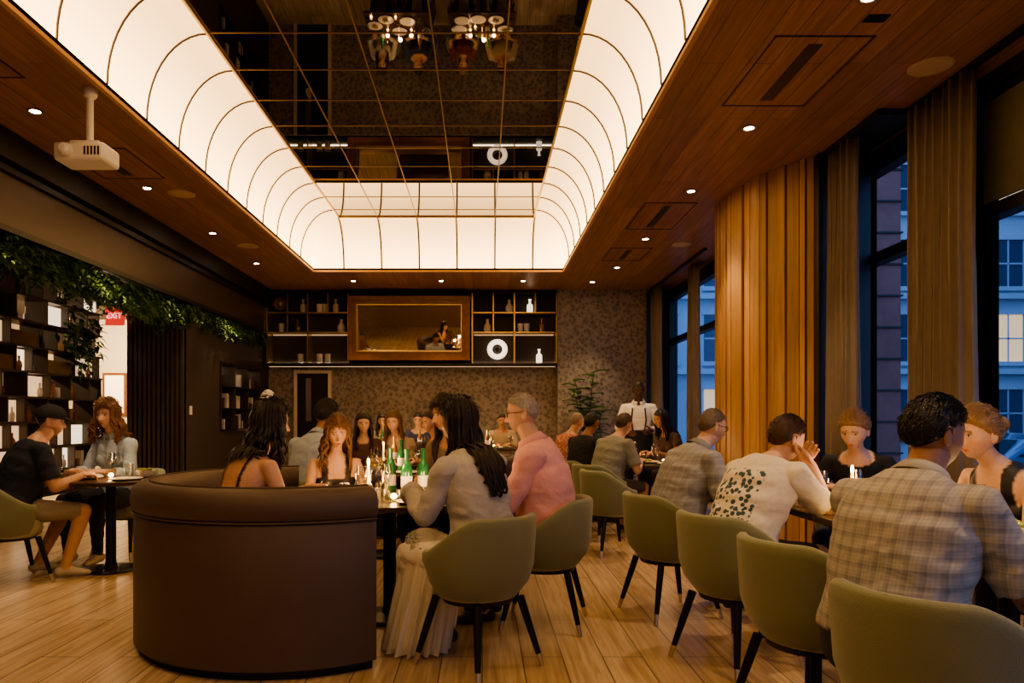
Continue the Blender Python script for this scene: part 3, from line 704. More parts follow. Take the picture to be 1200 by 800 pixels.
# ------------------------------------------------------------------ dining chair
def chair_mesh():
    b = MB()
    def sec(th):
        t = abs(th)/rad(112); hh = .775-.17*float(ss((t-.35)/.65)); r = .275
        pts = [(r-.075, .37), (r-.02, .44), (r+.005, .52), (r+.018, hh-.05), (r+.018, hh-.015), (r+.004, hh), (r-.018, hh), (r-.034, hh-.018), (r-.04, hh-.06), (r-.05, .46), (r-.10, .37)]
        return [(q*math.sin(th)*1.02, -q*math.cos(th), z) for q, z in pts]
    b.sweep(sec, list(np.linspace(rad(-112), rad(112), 44)), M['chair'])
    b.lathe([(.0, .345), (.17, .345), (.205, .365), (.215, .40), (.21, .45), (.19, .475), (.12, .485), (.0, .487)], (0, .01, 0), M['seatc'], 32)
    b.lathe([(.02, .335), (.18, .335), (.19, .37), (.02, .37)], (0, 0, 0), M['black'], 24)
    for sx in (-1, 1):
        for sy in (-1, 1):
            p0 = Vector((sx*.15, sy*.15, .35)); p1 = Vector((sx*.225, sy*.235, .0)); pm_ = p0+(p1-p0)*.82
            b.tube([p0, p0+(p1-p0)*.4, pm_], [.021, .019, .0145], M['black'], 10, round_=False)
            b.tube([pm_, p1], [.0145, .0115], M['tip'], 10, round_=False)
    return b.mesh('dining_chair', ang=50)
CH = chair_mesh()
for (x, y, a) in [(1.33,2.10,-60),(1.34,2.93,-72),(1.30,3.72,-62),(1.20,4.66,-72),(-.02,3.68,44),(.38,4.42,78),(-3.60,5.52,-42),(-3.24,6.68,162),
                  (2.54,4.86,145),(2.68,3.46,112),(-1.42,5.78,-28),(-.14,5.48,150),(1.24,7.63,-55),(1.06,8.38,-50),(.95,9.05,-60),(2.66,9.78,110),
                  (1.2,6.75,-70),(-1.36,8.36,190),(-.95,8.42,170),(-.30,7.93,120),(-1.75,13.0,180),(-1.1,13.0,176),(-.35,13.0,184),(.35,13.0,180),(-1.4,11.6,0),(0,11.6,0)]:
    inst('dining_chair', CH, (x, y, 0), rad(a))

# ------------------------------------------------------------------ round booths
def booth(cx, cy, R, a0, a1):
    b = MB(); n = 60
    pr = [(R, .05), (R, .40), (R, .735), (R-.012, .75), (R+.012, .768), (R+.018, .82), (R+.008, .875), (R-.03, .905), (R-.08, .912), (R-.13, .90), (R-.165, .865), (R-.17, .80), (R-.155, .765), (R-.165, .75), (R-.17, .5), (R-.17, .05)]
    st = [(R-.16, .08), (R-.16, .46), (R-.3, .475), (R-.50, .47), (R-.56, .45), (R-.575, .41), (R-.57, .34), (R-.54, .32), (R-.54, .08)]
    us = list(np.linspace(rad(a0), rad(a1), n))
    def mk(p): return lambda u: [(cx+r*math.cos(u), cy+r*math.sin(u), z) for r, z in p]
    b.sweep(mk(pr), us, M['booth']); b.sweep(mk(st), us, M['booth'])
    b.sweep(mk([(R-.04, 0), (R-.04, .06), (R-.5, .06), (R-.5, 0)]), us, M['black'])
    for rr, zz in ((R+.004, .752), (R-.08, .914)):
        b.tube([(cx+rr*math.cos(u), cy+rr*math.sin(u), zz) for u in us], .005, M['booth'], 6)
    return b.obj('curved_booth_sofa', ang=50)
booth(-1.08, 4.32, .90, 105, 308)
booth(-.45, 6.65, .80, -85, 95)
booth(-1.2, 9.5, .85, 60, 250)

# ------------------------------------------------------------------ tables & tableware
def rtable(x, y, r):
    b = MB(); b.lathe([(.0, .715), (r-.02, .715), (r, .725), (r, .745), (r-.01, .752), (0, .752)], (x, y, 0), M['table'], 40)
    b.lathe([(.20, 0), (.21, .01), (.20, .025), (.05, .04), (.04, .08), (.04, .70), (.12, .716)], (x, y, 0), M['black'], 24); return b.obj('round_dining_table', ang=30)
def stable(x, y, wx, wy):
    b = MB(); b.box((-wx/2, -wy/2, .715), (wx/2, wy/2, .75), M['table'])
    b.lathe([(.20, 0), (.21, .012), (.05, .03), (.035, .07), (.035, .70), (.10, .716)], (0, 0, 0), M['black'], 24)
    return b.obj('dining_table', ang=30, bevel=.004, loc=(x, y, 0))
b = MB(); b.lathe([(0, 0), (.10, 0), (.125, .012), (.13, .016), (.125, .018), (.09, .008), (0, .008)], (0, 0, 0), M['plate'], 28); PL = b.mesh('dinner_plate')
b = MB(); b.lathe([(0, 0), (.10, 0), (.125, .012), (.13, .016), (.125, .018), (.09, .008), (0, .008)], (0, 0, 0), M['plate'], 28)
for i in range(26):
    a = random.uniform(0, 6.3); r = random.uniform(0, .055); b.ell((r*math.cos(a), r*math.sin(a), .018+random.uniform(0, .018)), (.018, .013, .010), M['food2'] if i % 2 else M['food1'], 7, 5, R=Matrix.Rotation(a, 3, 'Z'))
PF = b.mesh('plate_of_food')
b = MB(); b.lathe([(0, 0), (.035, 0), (.06, .02), (.075, .055), (.078, .06), (.07, .055), (.055, .025), (0, .018)], (0, 0, 0), M['plate'], 24)
for i in range(40):
    a = random.uniform(0, 6.3); r = random.uniform(0, .052); b.ell((r*math.cos(a), r*math.sin(a), .045+random.uniform(0, .03)), (.017, .010, .008), M['food1'] if i % 3 else M['food2'], 7, 5, R=Matrix.Rotation(a, 3, 'X'))
BO = b.mesh('salad_bowl')
b = MB(); b.lathe([(.034, 0), (.036, .002), (.006, .006), (.004, .02), (.004, .085), (.02, .10), (.036, .13), (.038, .16), (.031, .205), (.030, .205), (.036, .16), (.034, .13), (.016, .103), (.001, .10)], (0, 0, 0), M['glass'], 20); WG = b.mesh('wine_glass')
b = MB(); b.lathe([(.028, 0), (.030, .003), (.034, .11), (.0325, .11), (.0285, .01), (.001, .009)], (0, 0, 0), M['glass'], 20); TG = b.mesh('water_glass')
def bottle_mesh(mat, nm):
    b = MB(); b.lathe([(.034, 0), (.037, .004), (.037, .17), (.034, .19), (.018, .225), (.0145, .24), (.014, .285), (.0165, .287), (.0165, .30), (.012, .302)], (0, 0, 0), mat, 20)
    b.lathe([(.0375, .06), (.0378, .061), (.0378, .13), (.0375, .131)], (0, 0, 0), M['plate'], 20); return b.mesh(nm)
BT = bottle_mesh(M['bottle'], 'green_bottle'); BA = bottle_mesh(M['bottlec'], 'amber_bottle')
b = MB(); b.lathe([(.035, 0), (.037, .006), (.012, .012), (.012, .04), (.016, .045), (.010, .047)], (0, 0, 0), M['brass'], 18)
b.lathe([(.0085, .04), (.0085, .05), (.0075, .20), (.003, .203)], (0, 0, 0), M['wax'], 10); b.ell((0, 0, .224), (.008, .008, .024), M['flame'], 8, 8); CD = b.mesh('taper_candle')
b = MB(); b.lathe([(.03, 0), (.036, .004), (.038, .07), (.036, .07), (.033, .008), (.001, .008)], (0, 0, 0), M['glass'], 16); b.ell((0, 0, .03), (.02, .02, .016), M['flame'], 10, 8); TL = b.mesh('tealight_glass')
RAD = {'dinner_plate': .132, 'plate_of_food': .132, 'salad_bowl': .08, 'wine_glass': .04, 'water_glass': .036, 'green_bottle': .038, 'amber_bottle': .038, 'taper_candle': .038, 'tealight_glass': .038}
TZ = .7535
def plamp(name, loc, e, col=(1, .58, .26), r=.03):
    l = bpy.data.lights.new(name, 'POINT'); l.energy = e; l.color = col; l.shadow_soft_size = r
    o = bpy.data.objects.new(name, l); COL.objects.link(o); o.location = loc; return o
def lay(cx, cy, hx, hy_, fixed, items, rnd=False, le=3.5):
    placed = []
    for me, dx, dy in fixed:
        placed.append((dx, dy, RAD[me.name])); inst(me.name, me, (cx+dx, cy+dy, TZ), random.uniform(0, 6))
        if me is CD: plamp('candle_light', (cx+dx+.03, cy+dy-.03, TZ+.27), le)
        if me is TL: plamp('candle_light', (cx+dx, cy+dy, TZ+.13), le*.5)
    for me in items:
        r = RAD[me.name]
        for _ in range(80):
            if rnd: a = random.uniform(0, 6.3); q = (hx-r-.01)*math.sqrt(random.random()); dx, dy = q*math.cos(a), q*math.sin(a)
            else: dx = random.uniform(-hx+r+.01, hx-r-.01); dy = random.uniform(-hy_+r+.01, hy_-r-.01)
            if all(math.hypot(dx-p[0], dy-p[1]) > r+p[2]+.006 for p in placed):
                placed.append((dx, dy, r)); inst(me.name, me, (cx+dx, cy+dy, TZ), random.uniform(0, 6)); break
full = [PF, PL, PL, BO, PF, PL, BT, WG, WG, TG, TG, WG, TG, BA, TL, TG, WG, BO, TL]
nb = [PF, PL, PL, BO, PF, PL, WG, WG, TG, TG, WG, TG, TL, TG, WG, BO, TL]
rtable(-.58, 4.55, .52); lay(-.58, 4.55, .52, .52, [(CD, -.13, -.02), (BT, .10, .06), (BT, .20, .12), (BT, -.02, .20), (TL, -.26, -.12), (TL, .05, -.20), (TL, .28, -.12), (BO, -.12, -.30)], nb, True, 4.5)
rtable(-3.06, 5.98, .38); lay(-3.06, 5.98, .38, .38, [(TL, 0, 0)], [PL, PF, TG, WG, TG, BO, WG], True)
rtable(-.85, 6.62, .34); lay(-.85, 6.62, .34, .34, [(TL, 0, 0), (BT, .1, .1)], [PL, TG, WG, TG, BO, WG], True)
rtable(-1.05, 7.72, .38); lay(-1.05, 7.72, .38, .38, [(CD, 0, 0), (BA, .1, .1)], [PL, TG, WG, TG, BO, WG], True)
stable(2.02, 4.02, .62, .92); lay(2.02, 4.02, .31, .46, [(CD, -.05, -.16), (TL, .08, .05)], nb)
stable(1.99, 2.74, .62, 1.16); lay(1.99, 2.74, .31, .58, [(CD, -.13, .16), (TL, .08, .02), (TL, -.14, -.36), (PF, .1, -.17), (BO, .18, .24), (TG, -.2, .0)], [PF, PL, PL, BO, PF, WG, TG, TG, WG, TG, TL, TG])
stable(2.02, 8.05, .62, .8); lay(2.02, 8.05, .31, .4, [(TL, 0, 0)], nb[:12])
stable(1.75, 9.5, .6, .7); lay(1.75, 9.5, .30, .35, [(TL, 0, 0), (CD, .1, .15)], nb[:12])
stable(-1.4, 12.2, 1.1, .7); lay(-1.4, 12.2, .55, .35, [(CD, 0, 0), (TL, .2, .1), (TL, -.2, .1)], full)
stable(.0, 12.2, 1.1, .7); lay(.0, 12.2, .55, .35, [(CD, 0, 0), (TL, .2, .1), (TL, -.2, .1)], full)
b = MB(); b.lathe([(.02, 0), (.20, 0), (.24, .03), (.25, .2), (.245, .38), (.21, .43), (.02, .44)], (0, 0, 0), M['pouf'], 28); b.obj('upholstered_pouf', loc=(1.86, 7.2, 0))

# ------------------------------------------------------------------ room shell
H = 3.6; XL = -3.95; XR = 3.45; YB = 13.6; YF = -2.6
X0, X1, Y0, Y1 = -2.67, 1.28, .4, 11.5
b = MB(); b.box((-9, YF, -.1), (XR+.15, YB+.2, 0), M['floor']); b.obj('floor', smooth=False)
b = MB()
b.box((XL, YF, H), (X0, YB+.1, H+.09), M['ceil']); b.box((X1, YF, H), (XR+.2, YB+.1, H+.09), M['ceil'])
b.box((X0, YF, H), (X1, Y0, H+.09), M['ceil']); b.box((X0, Y1, H), (X1, YB+.1, H+.09), M['ceil']); b.obj('ceiling', smooth=False)
b = MB(); b.box((-9, YF, 3.1), (XL-.35, YB+.1, 3.2), M['dark']); b.obj('ceiling_left_bay', smooth=False)
b = MB(); IN = .48; RZ = .68; zb = H+.03
def rect(u):
    i = IN*(1-math.cos(u)); z = zb+RZ*math.sin(u); return [(X0+i, Y0+i, z), (X1-i, Y0+i, z), (X1-i, Y1-i, z), (X0+i, Y1-i, z)]
b.sweep(rect, list(np.linspace(0, pi/2, 14)), M['cove'], caps=False); b.obj('cove_light_panels', ang=30)
b = MB()
def arc(f): return [f(u) for u in np.linspace(0, pi/2, 12)]
for k in range(18):
    yy = Y0+.48+.61*k
    if yy > Y1-.3: break
    b.tube(arc(lambda u: (X0+IN*(1-math.cos(u))+.008, yy, zb+RZ*math.sin(u)-.008)), .009, M['beam'], 6)
    b.tube(arc(lambda u: (X1-IN*(1-math.cos(u))-.008, yy, zb+RZ*math.sin(u)-.008)), .009, M['beam'], 6)
for k in range(6):
    xx = X0+.48+.598*k
    b.tube(arc(lambda u: (xx, Y1-IN*(1-math.cos(u))-.008, zb+RZ*math.sin(u)-.008)), .014, M['beam'], 6)
    b.tube(arc(lambda u: (xx, Y0+IN*(1-math.cos(u))+.008, zb+RZ*math.sin(u)-.008)), .014, M['beam'], 6)
b.obj('cove_ribs')
b = MB(); t = .035
b.box((X0-t, Y0-t, H-.03), (X0, Y1+t, H+.05), M['slat']); b.box((X1, Y0-t, H-.03), (X1+t, Y1+t, H+.05), M['slat'])
b.box((X0, Y1, H-.03), (X1, Y1+t, H+.05), M['slat']); b.box((X0, Y0-t, H-.03), (X1, Y0, H+.05), M['slat']); b.obj('trim_cove', smooth=False)
zm = zb+RZ
b = MB(); b.box((X0+IN-.02, Y0+IN-.02, zm), (X1-IN+.02, Y1-IN+.02, zm+.02), M['mirror']); b.obj('ceiling_mirror', smooth=False)
b = MB()
for k in range(6):
    xx = X0+.48+.598*k; b.box((xx-.006, Y0+IN, zm-.006), (xx+.006, Y1-IN, zm-.001), M['bronze'])
for k in range(18):
    yy = Y0+.48+.61*k
    if yy > Y1-.3: break
    b.box((X0+IN, yy-.006, zm-.005), (X1-IN, yy+.006, zm-.001), M['bronze'])
for (xa, xb, ya, yb) in ((X0+IN, X0+IN+.02, Y0+IN, Y1-IN), (X1-IN-.02, X1-IN, Y0+IN, Y1-IN), (X0+IN, X1-IN, Y1-IN-.02, Y1-IN)):
    b.box((xa, ya, zm-.018), (xb, yb, zm-.001), M['brass'])
b.obj('ceiling_mirror_grid', smooth=False)
b = MB(); b.box((X0-.3, Y0-.3, zm+.06), (X1+.3, Y1+.3, zm+.12), M['dark'])
for q in ((X0-.3, Y0-.3, X0-.2, Y1+.3), (X1+.2, Y0-.3, X1+.3, Y1+.3), (X0-.3, Y0-.3, X1+.3, Y0-.2), (X0-.3, Y1+.2, X1+.3, Y1+.3)): b.box((q[0], q[1], H+.05), (q[2], q[3], zm+.08), M['dark'])
b.obj('ceiling_cove_housing', smooth=False)
pts = [(-3.42, 1.75), (-3.42, 3.65), (-3.42, 5.55), (-3.42, 7.4), (-3.42, 9.2), (-3.42, 11.0), (2.16, 2.2), (2.16, 4.05), (2.16, 5.87), (2.16, 7.5), (2.14, 9.5), (2.1, 11.3), (-.7, 12.4), (-2.2, 12.4), (.7, 12.4), (1.9, 12.5)]
for i, (x, y) in enumerate(pts):
    e = MB(); e.lathe([(.055, H-.001), (.060, H-.006), (.045, H-.008), (.040, H-.003)], (x, y, 0), M['brass'], 24); e.lathe([(.0, H-.006), (.037, H-.006), (.037, H-.002), (0, H-.002)], (x, y, 0), M['spot'], 20)
    e.obj('recessed_downlight')
    l = bpy.data.lights.new('downlight_beam', 'SPOT'); l.energy = 125; l.color = (1, .68, .38); l.spot_size = rad(72); l.spot_blend = .7; l.shadow_soft_size = .04
    o = bpy.data.objects.new('downlight_beam', l); COL.objects.link(o); o.location = (x, y, H-.03)
def vent(x0, y0, x1, y1, slots=True):
    e = MB(); z = H-.004
    e.box((x0, y0, z), (x1, y1, H+.001), M['ceil'])
    for a in ((x0, y0, x1, y0+.012), (x0, y1-.012, x1, y1), (x0, y0, x0+.012, y1), (x1-.012, y0, x1, y1)): e.box((a[0], a[1], z-.004), (a[2], a[3], z+.001), M['beam'])
    if slots:
        w_ = x1-x0; e.box((x0+w_*.40, y0+.10, z-.003), (x0+w_*.55, y1-.10, z+.001), M['beam'])
    e.obj('ceiling_air_vent', smooth=False)
vent(1.80, 4.45, 2.42, 5.45); vent(1.78, 7.9, 2.35, 9.0); vent(1.78, 10.0, 2.35, 10.8); vent(-3.7, 6.3, -3.1, 7.1); vent(-3.75, 4.2, -3.15, 5.0)
e = MB(); e.box((2.25, 4.22, H-.006), (2.38, 4.30, H+.001), M['black']); e.obj('ceiling_sensor', smooth=False)
sg = pm('speaker_grille', (.55, .42, .31), .7)
for x, y in [(3.0, 4.85), (-3.15, 7.6), (-3.2, 9.9), (2.7, 9.8)]:
    e = MB(); e.lathe([(.0, H-.008), (.12, H-.008), (.135, H-.005), (.14, H+.001), (0, H+.001)], (x, y, 0), sg, 28); e.obj('ceiling_speaker')
b = MB(); b.box((XL-.35, YF, 2.83), (XL, YB, 3.68), M['beam']); b.box((XL, YF, 3.36), (XL+.10, YB, 3.6), M['beam2']); b.box((XL, YF, 3.28), (XL+.05, YB, 3.33), M['black'])
b.box((XL-.02, YF, 2.80), (XL+.02, YB, 2.85), M['black']); b.obj('beam_left', smooth=False)
b = MB(); b.box((-9, YF-.1, 0), (XR+.2, YF, 4.4), M['front']); b.obj('wall_front', smooth=False)
for xa_ in (-2.6, -.9, .8):   # pictures (one glowing) and sconces invented behind the viewer to brighten the wall mirror
    b = MB(); b.box((xa_, YF+.002, 1.1), (xa_+.9, YF+.05, 2.2), M['mframe']); b.box((xa_+.08, YF+.04, 1.18), (xa_+.82, YF+.06, 2.12), M['lit'] if xa_ == -.9 else M['curtain']); b.obj('added_picture', smooth=False)
for xa_ in (-1.3, .38):
    b = MB(); b.tube([(xa_, YF+.01, 1.75), (xa_, YF+.12, 1.75)], .02, M['brass'], 10); b.lathe([(.05, 0), (.09, 0), (.07, .2), (.04, .2)], (xa_, YF+.14, 1.7), M['litw'], 18); b.obj('added_sconce')
    plamp('added_sconce_light', (xa_, YF+.2, 2.0), 14, (1, .65, .35), .06)  # unseen lamps added so the wall mirror reflects some light
b = MB(); b.box((-9.1, YF, 0), (-9, YB+.2, 3.2), M['dark']); b.obj('wall_far_left', smooth=False)
b = MB(); b.box((-4.1, YB, 0), (1.38, YB+.1, H+.05), M['paper']); b.box((1.38, YB-.35, 0), (3.0, YB+.1, H+.05), M['paper']); b.box((3.0, YB-.05, 0), (XR+.2, YB+.1, H+.05), M['dark']); b.obj('wall_back', smooth=False)
b = MB(); b.box((-9, YB, 0), (-4.1, YB+.1, 3.2), M['cream']); b.obj('wall_back_left_bay', smooth=False)
b = MB(); b.box((-4.12, 9.7, 0), (-4.0, 11.05, 2.85), M['dark']); b.box((-4.12, 13.05, 0), (-4.0, YB, 2.85), M['dark']); b.box((-4.12, 11.05, 2.12), (-4.0, 13.05, 2.85), M['dark']); b.box((-4.12, 11.05, 0), (-4.0, 13.05, 1.05), M['dark'])
b.box((-4.5, 11.05, 1.0), (-4.42, 13.05, 2.2), M['dark']); b.obj('wall_left_rear', smooth=False)
b = MB(); b.box((-4.72, 9.72, 0), (-4.0, 9.80, 3.1), M['dark'])
x = -4.71
while x < -4.02: b.box((x, 9.68, 0), (x+.035, 9.73, 3.1), M['beam']); x += .062
b.box((-4.76, 9.72, 0), (-4.70, 11.5, 3.1), M['dark']); b.obj('wall_slatted_partition', smooth=False)
b = MB(); b.box((-3.998, 9.9, 1.3), (-3.988, 9.98, 1.42), M['white']); b.box((-3.988, 9.93, 1.34), (-3.983, 9.95, 1.38), M['plate']); b.obj('light_switch', smooth=False)
b = MB()
for z in (1.07, 1.4, 1.75, 2.1): b.box((-4.40, 11.07, z-.012), (-3.98, 13.03, z+.012), M['black'])
for y in (11.08, 11.7, 12.35, 13.02): b.box((-4.40, y-.012, 1.07), (-3.98, y+.012, 2.11), M['beam'])
for i in range(30):
    y = random.choice((11.1, 11.75, 12.4))+random.uniform(.03, .5); z = random.choice((1.082, 1.412, 1.762)); hh = random.uniform(.1, .24)
    b.box((-4.25, y, z), (-4.05, y+.05, z+hh), random.choice((M['plate'], M['bronze'], M['dark'], M['white'], M['cream'])))
b.box((-4.40, 11.08, 2.07), (-4.36, 13.0, 2.09), M['led']); b.obj('wall_niche_bookshelf', smooth=False)
b = MB(); yd = YB-.002; b.box((-3.52, yd-.05, 0), (-3.46, yd, 2.15), M['cream']); b.box((-2.88, yd-.05, 0), (-2.82, yd, 2.15), M['cream']); b.box((-3.46, yd-.05, 2.09), (-2.88, yd, 2.15), M['cream'])
b.box((-3.46, yd-.02, 0), (-2.88, yd, 2.09), M['frame']); b.box((-3.3, yd-.03, 1.2), (-3.2, yd-.02, 2.0), M['wmirror']); b.obj('door_1', smooth=False)
# display shelf
b = MB(); ys = 13.25; yb_ = YB-.01
b.box((-3.93, yb_-.02, 2.22), (1.36, yb_, H-.01), M['dark'])
b.box((-3.93, ys, 2.20), (1.36, yb_, 2.26), M['frame']); b.box((-3.93, ys, H-.06), (1.36, yb_, H-.01), M['frame'])
for (xa, xb) in ((-3.93, -2.45), (-.18, 1.36)):
    for z in (2.82, 3.18): b.box((xa, ys, z-.012), (xb, yb_, z+.012), M['brass'])
    for k in range(5):
        xx = xa+(xb-xa)*k/4; z0, z1 = ((2.26, H-.05) if k in (0, 4, 2) else ((2.82, H-.05) if k == 1 else (3.18, H-.05))); b.box((xx-.012, ys, z0), (xx+.012, yb_, z1), M['brass'])
b.box((-2.4, ys+.1, H-.14), (-.2, yb_, H-.12), M['brass'])
b.box((-3.91, ys+.30, 2.262), (-2.45, ys+.32, 2.275), M['led']); b.box((-.18, ys+.30, 2.262), (1.34, ys+.32, 2.275), M['led'])
for (xa, xb) in ((-3.9, -2.47), (-.15, 1.33)):
    b.box((xa, ys+.28, 2.795), (xb, ys+.295, 2.805), M['lit'])  # glow strips added under the shelf row to make the decor more visible
b.box((-3.9, ys+.02, 2.19), (1.34, ys+.04, 2.199), M['lit']); b.obj('display_shelf_unit', smooth=False)
b = MB(); xa, xb, za, zb2 = -2.42, -.22, 2.30, 3.46
def fr(w0, w1, yy0, yy1, mat):
    b.box((xa+w0, yy0, za+w0), (xb-w0, yy1, za+w1), mat); b.box((xa+w0, yy0, zb2-w1), (xb-w0, yy1, zb2-w0), mat)
    b.box((xa+w0, yy0, za+w1), (xa+w1, yy1, zb2-w1), mat); b.box((xb-w1, yy0, za+w1), (xb-w0, yy1, zb2-w1), mat)
fr(0, .08, 13.08, 13.24, M['mframe']); fr(.08, .15, 13.11, 13.24, M['mframe']); fr(.15, .165, 13.09, 13.24, M['brass'])
dzm = zb2-za-.32   # glass tilted forward in its frame: it picks up the diners and candle light below
b.add([(xa+.16, 13.23, za+.16), (xb-.16, 13.23, za+.16), (xb-.16, 13.23-dzm*.155, zb2-.16), (xa+.16, 13.23-dzm*.155, zb2-.16)], [(0, 1, 2, 3)], M['wmirror'])
b.obj('framed_wall_mirror', smooth=False)
def dec(name, prof, x, z, mat, n=18):
    e = MB(); e.lathe(prof, (x, 13.38, z), mat, n); e.obj(name)
VB = [(.0, 0), (.06, 0), (.075, .05), (.07, .12), (.03, .17), (.025, .22), (.035, .24), (.0, .24)]
BB = [(0, 0), (.055, 0), (.055, .12), (.05, .15), (.02, .17), (.02, .23), (.028, .235), (.028, .25), (0, .25)]
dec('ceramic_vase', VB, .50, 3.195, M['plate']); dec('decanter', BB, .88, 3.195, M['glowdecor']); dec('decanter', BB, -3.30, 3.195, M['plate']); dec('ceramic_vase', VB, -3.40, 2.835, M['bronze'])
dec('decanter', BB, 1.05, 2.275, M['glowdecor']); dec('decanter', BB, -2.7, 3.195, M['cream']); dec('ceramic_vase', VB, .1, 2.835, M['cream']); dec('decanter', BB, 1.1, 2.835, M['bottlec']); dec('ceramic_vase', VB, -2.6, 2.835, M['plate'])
for x, z in ((-3.0, 3.195), (-2.9, 3.195), (-3.35, 2.275), (-3.0, 2.275), (-2.85, 2.275), (-3.7, 2.835), (.7, 2.835), (.82, 2.835)):
    dec('drinks_glass', [(0, 0), (.045, 0), (.05, .01), (.055, .16), (.048, .16), (.044, .02), (0, .02)], x, z, M['plate'])
def ringplate(name, x, z, r, m1, m2):
    e = MB()
    for k in range(24):
        a = 2*pi*k/24; e.ell((x+r*math.cos(a), 13.36, z+r*math.sin(a)), (.035, .03, .035), m1, 8, 6)
    e.tube([(x+r*.72*math.cos(a), 13.36, z+r*.72*math.sin(a)) for a in np.linspace(0, 2*pi, 28)], .02, m1, 8); e.tube([(x, 13.38, z), (x, 13.40, z)], r*.45, m2, 20)
    e.obj(name)
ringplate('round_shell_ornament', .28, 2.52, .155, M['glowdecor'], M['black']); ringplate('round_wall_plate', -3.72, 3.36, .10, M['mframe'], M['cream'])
E = empty('exit_sign', (-4.86, 9.6, 2.60)); b = MB(); b.box((-.12, -.02, -.12), (.12, .02, .12), M['red']); b.box((-.01, -.01, .12), (.01, .01, .49), M['black']); b.obj('sign_box', E, smooth=False)
tcv = bpy.data.curves.new('letters', 'FONT'); tcv.body = 'EXIT'; tcv.size = .10; tcv.align_x = 'CENTER'; tcv.align_y = 'CENTER'; tcv.extrude = .004; tcv.materials.append(M['exitw'])
o = bpy.data.objects.new('letters', tcv); COL.objects.link(o); o.parent = E; o.location = (0, -.024, 0); o.rotation_euler = (rad(90), 0, 0)
# back-lit cubby screen: staggered open cells, glowing boxes and objects
b = MB(); Xs = -5.5; z = .30; rows = 9; dzz = .30
objm = [M['bronze'], M['dark'], M['plate'], M['mframe'], M['bottlec'], M['leafb'], M['booth']]
for r in range(rows+1): b.box((Xs-.14, 6.6, z+dzz*r-.012), (Xs+.14, 10.25, z+dzz*r+.012), M['beam'])
for r in range(rows):
    yy = 6.6+(.25 if r % 2 else 0)
    while yy < 10.2:
        wdt = random.choice((.3, .45, .6)); ye = min(yy+wdt, 10.25)
        b.box((Xs-.14, yy-.01, z+dzz*r), (Xs+.14, yy+.01, z+dzz*(r+1)), M['beam'])
        k = random.random(); zc = z+dzz*r+.012
        if k < .56:
            b.box((Xs-.06, yy+.02, zc), (Xs+.05, ye-.02, zc+dzz-.05), M['lit'] if k < .34 else M['litw'])
            if random.random() < .6: b.lathe([(0, 0), (.025, 0), (.035, .05), (.03, .09), (.01, .12), (.014, .17), (0, .17)], (Xs+.095, yy+(ye-yy)*random.uniform(.3, .7), zc), random.choice(objm), 12)
        elif k < .66: b.box((Xs-.12, yy+.02, zc), (Xs+.12, ye-.03, zc+dzz*.55), M['bronze'])
        else:
            for q in range(4):
                yo = yy+.07+q*.11
                if yo < ye-.05 and random.random() < .75:
                    sc = random.uniform(.7, 1.3)
                    if random.random() < .5: b.lathe([(0, 0), (.03*sc, 0), (.04*sc, .05), (.035*sc, .09), (.012, .12), (.016, .15+.04*sc), (0, .15+.04*sc)], (Xs, yo, zc), random.choice(objm), 12)
                    else: b.box((Xs-.06, yo-.035, zc), (Xs+.08, yo+.03, zc+random.uniform(.08, .22)), random.choice(objm))
        yy = ye
for yy in (6.6, 7.8, 9.0, 10.25): b.box((Xs-.02, yy-.015, 0), (Xs+.02, yy+.015, 3.09), M['black'])
b.obj('lit_block_screen', smooth=False)
b = MB()
for (xa_, z0_, z1_) in ((-7.1, 1.3, 2.1), (-6.5, 1.0, 1.5), (-6.5, 1.7, 2.3), (-5.8, 1.4, 2.1)):
    b.box((xa_, YB-.04, z0_), (xa_+.45, YB-.003, z1_), M['mframe']); b.box((xa_+.05, YB-.05, z0_+.05), (xa_+.40, YB-.03, z1_-.05), M['litw'])
b.obj('framed_wall_art', smooth=False)
for x, y, e_ in ((-6.4, 11.8, 420), (-7.2, 8.5, 160)):  # pendants and their lamps added to brighten the left bay
    b = MB(); b.lathe([(.01, .3), (.03, .12), (.12, .06), (.13, .0), (.12, 0), (.02, .1)], (x, y, 2.76), M['brass'], 20); b.tube([(x, y, 3.09), (x, y, 3.0)], .01, M['black'], 6); b.obj('added_pendant')
    plamp('bay_fill_light', (x, y, 2.7), e_, (1, .72, .42), .1)
E = empty('ceiling_projector', (-2.80, 5.18, 3.13)); b = MB()
b.box((-.20, -.12, -.075), (.16, .12, .055), M['white']); b.obj('housing', E, bevel=.025)
b = MB(); b.tube([(-.10, -.12, -.01), (-.10, -.145, -.01)], .045, M['white'], 20); b.tube([(-.10, -.138, -.01), (-.10, -.155, -.01)], .033, M['lens'], 20)
for k in range(5): b.box((.02+.024*k, -.123, -.04), (.032+.024*k, -.119, .02), M['black'])
b.tube([(0, 0, .05), (0, 0, .44)], .024, M['white'], 14); b.tube([(0, 0, .44), (0, 0, .462)], .05, M['white'], 20); b.box((-.10, -.08, .055), (.10, .08, .075), M['white']); b.obj('lens_and_mount', E, ang=30)
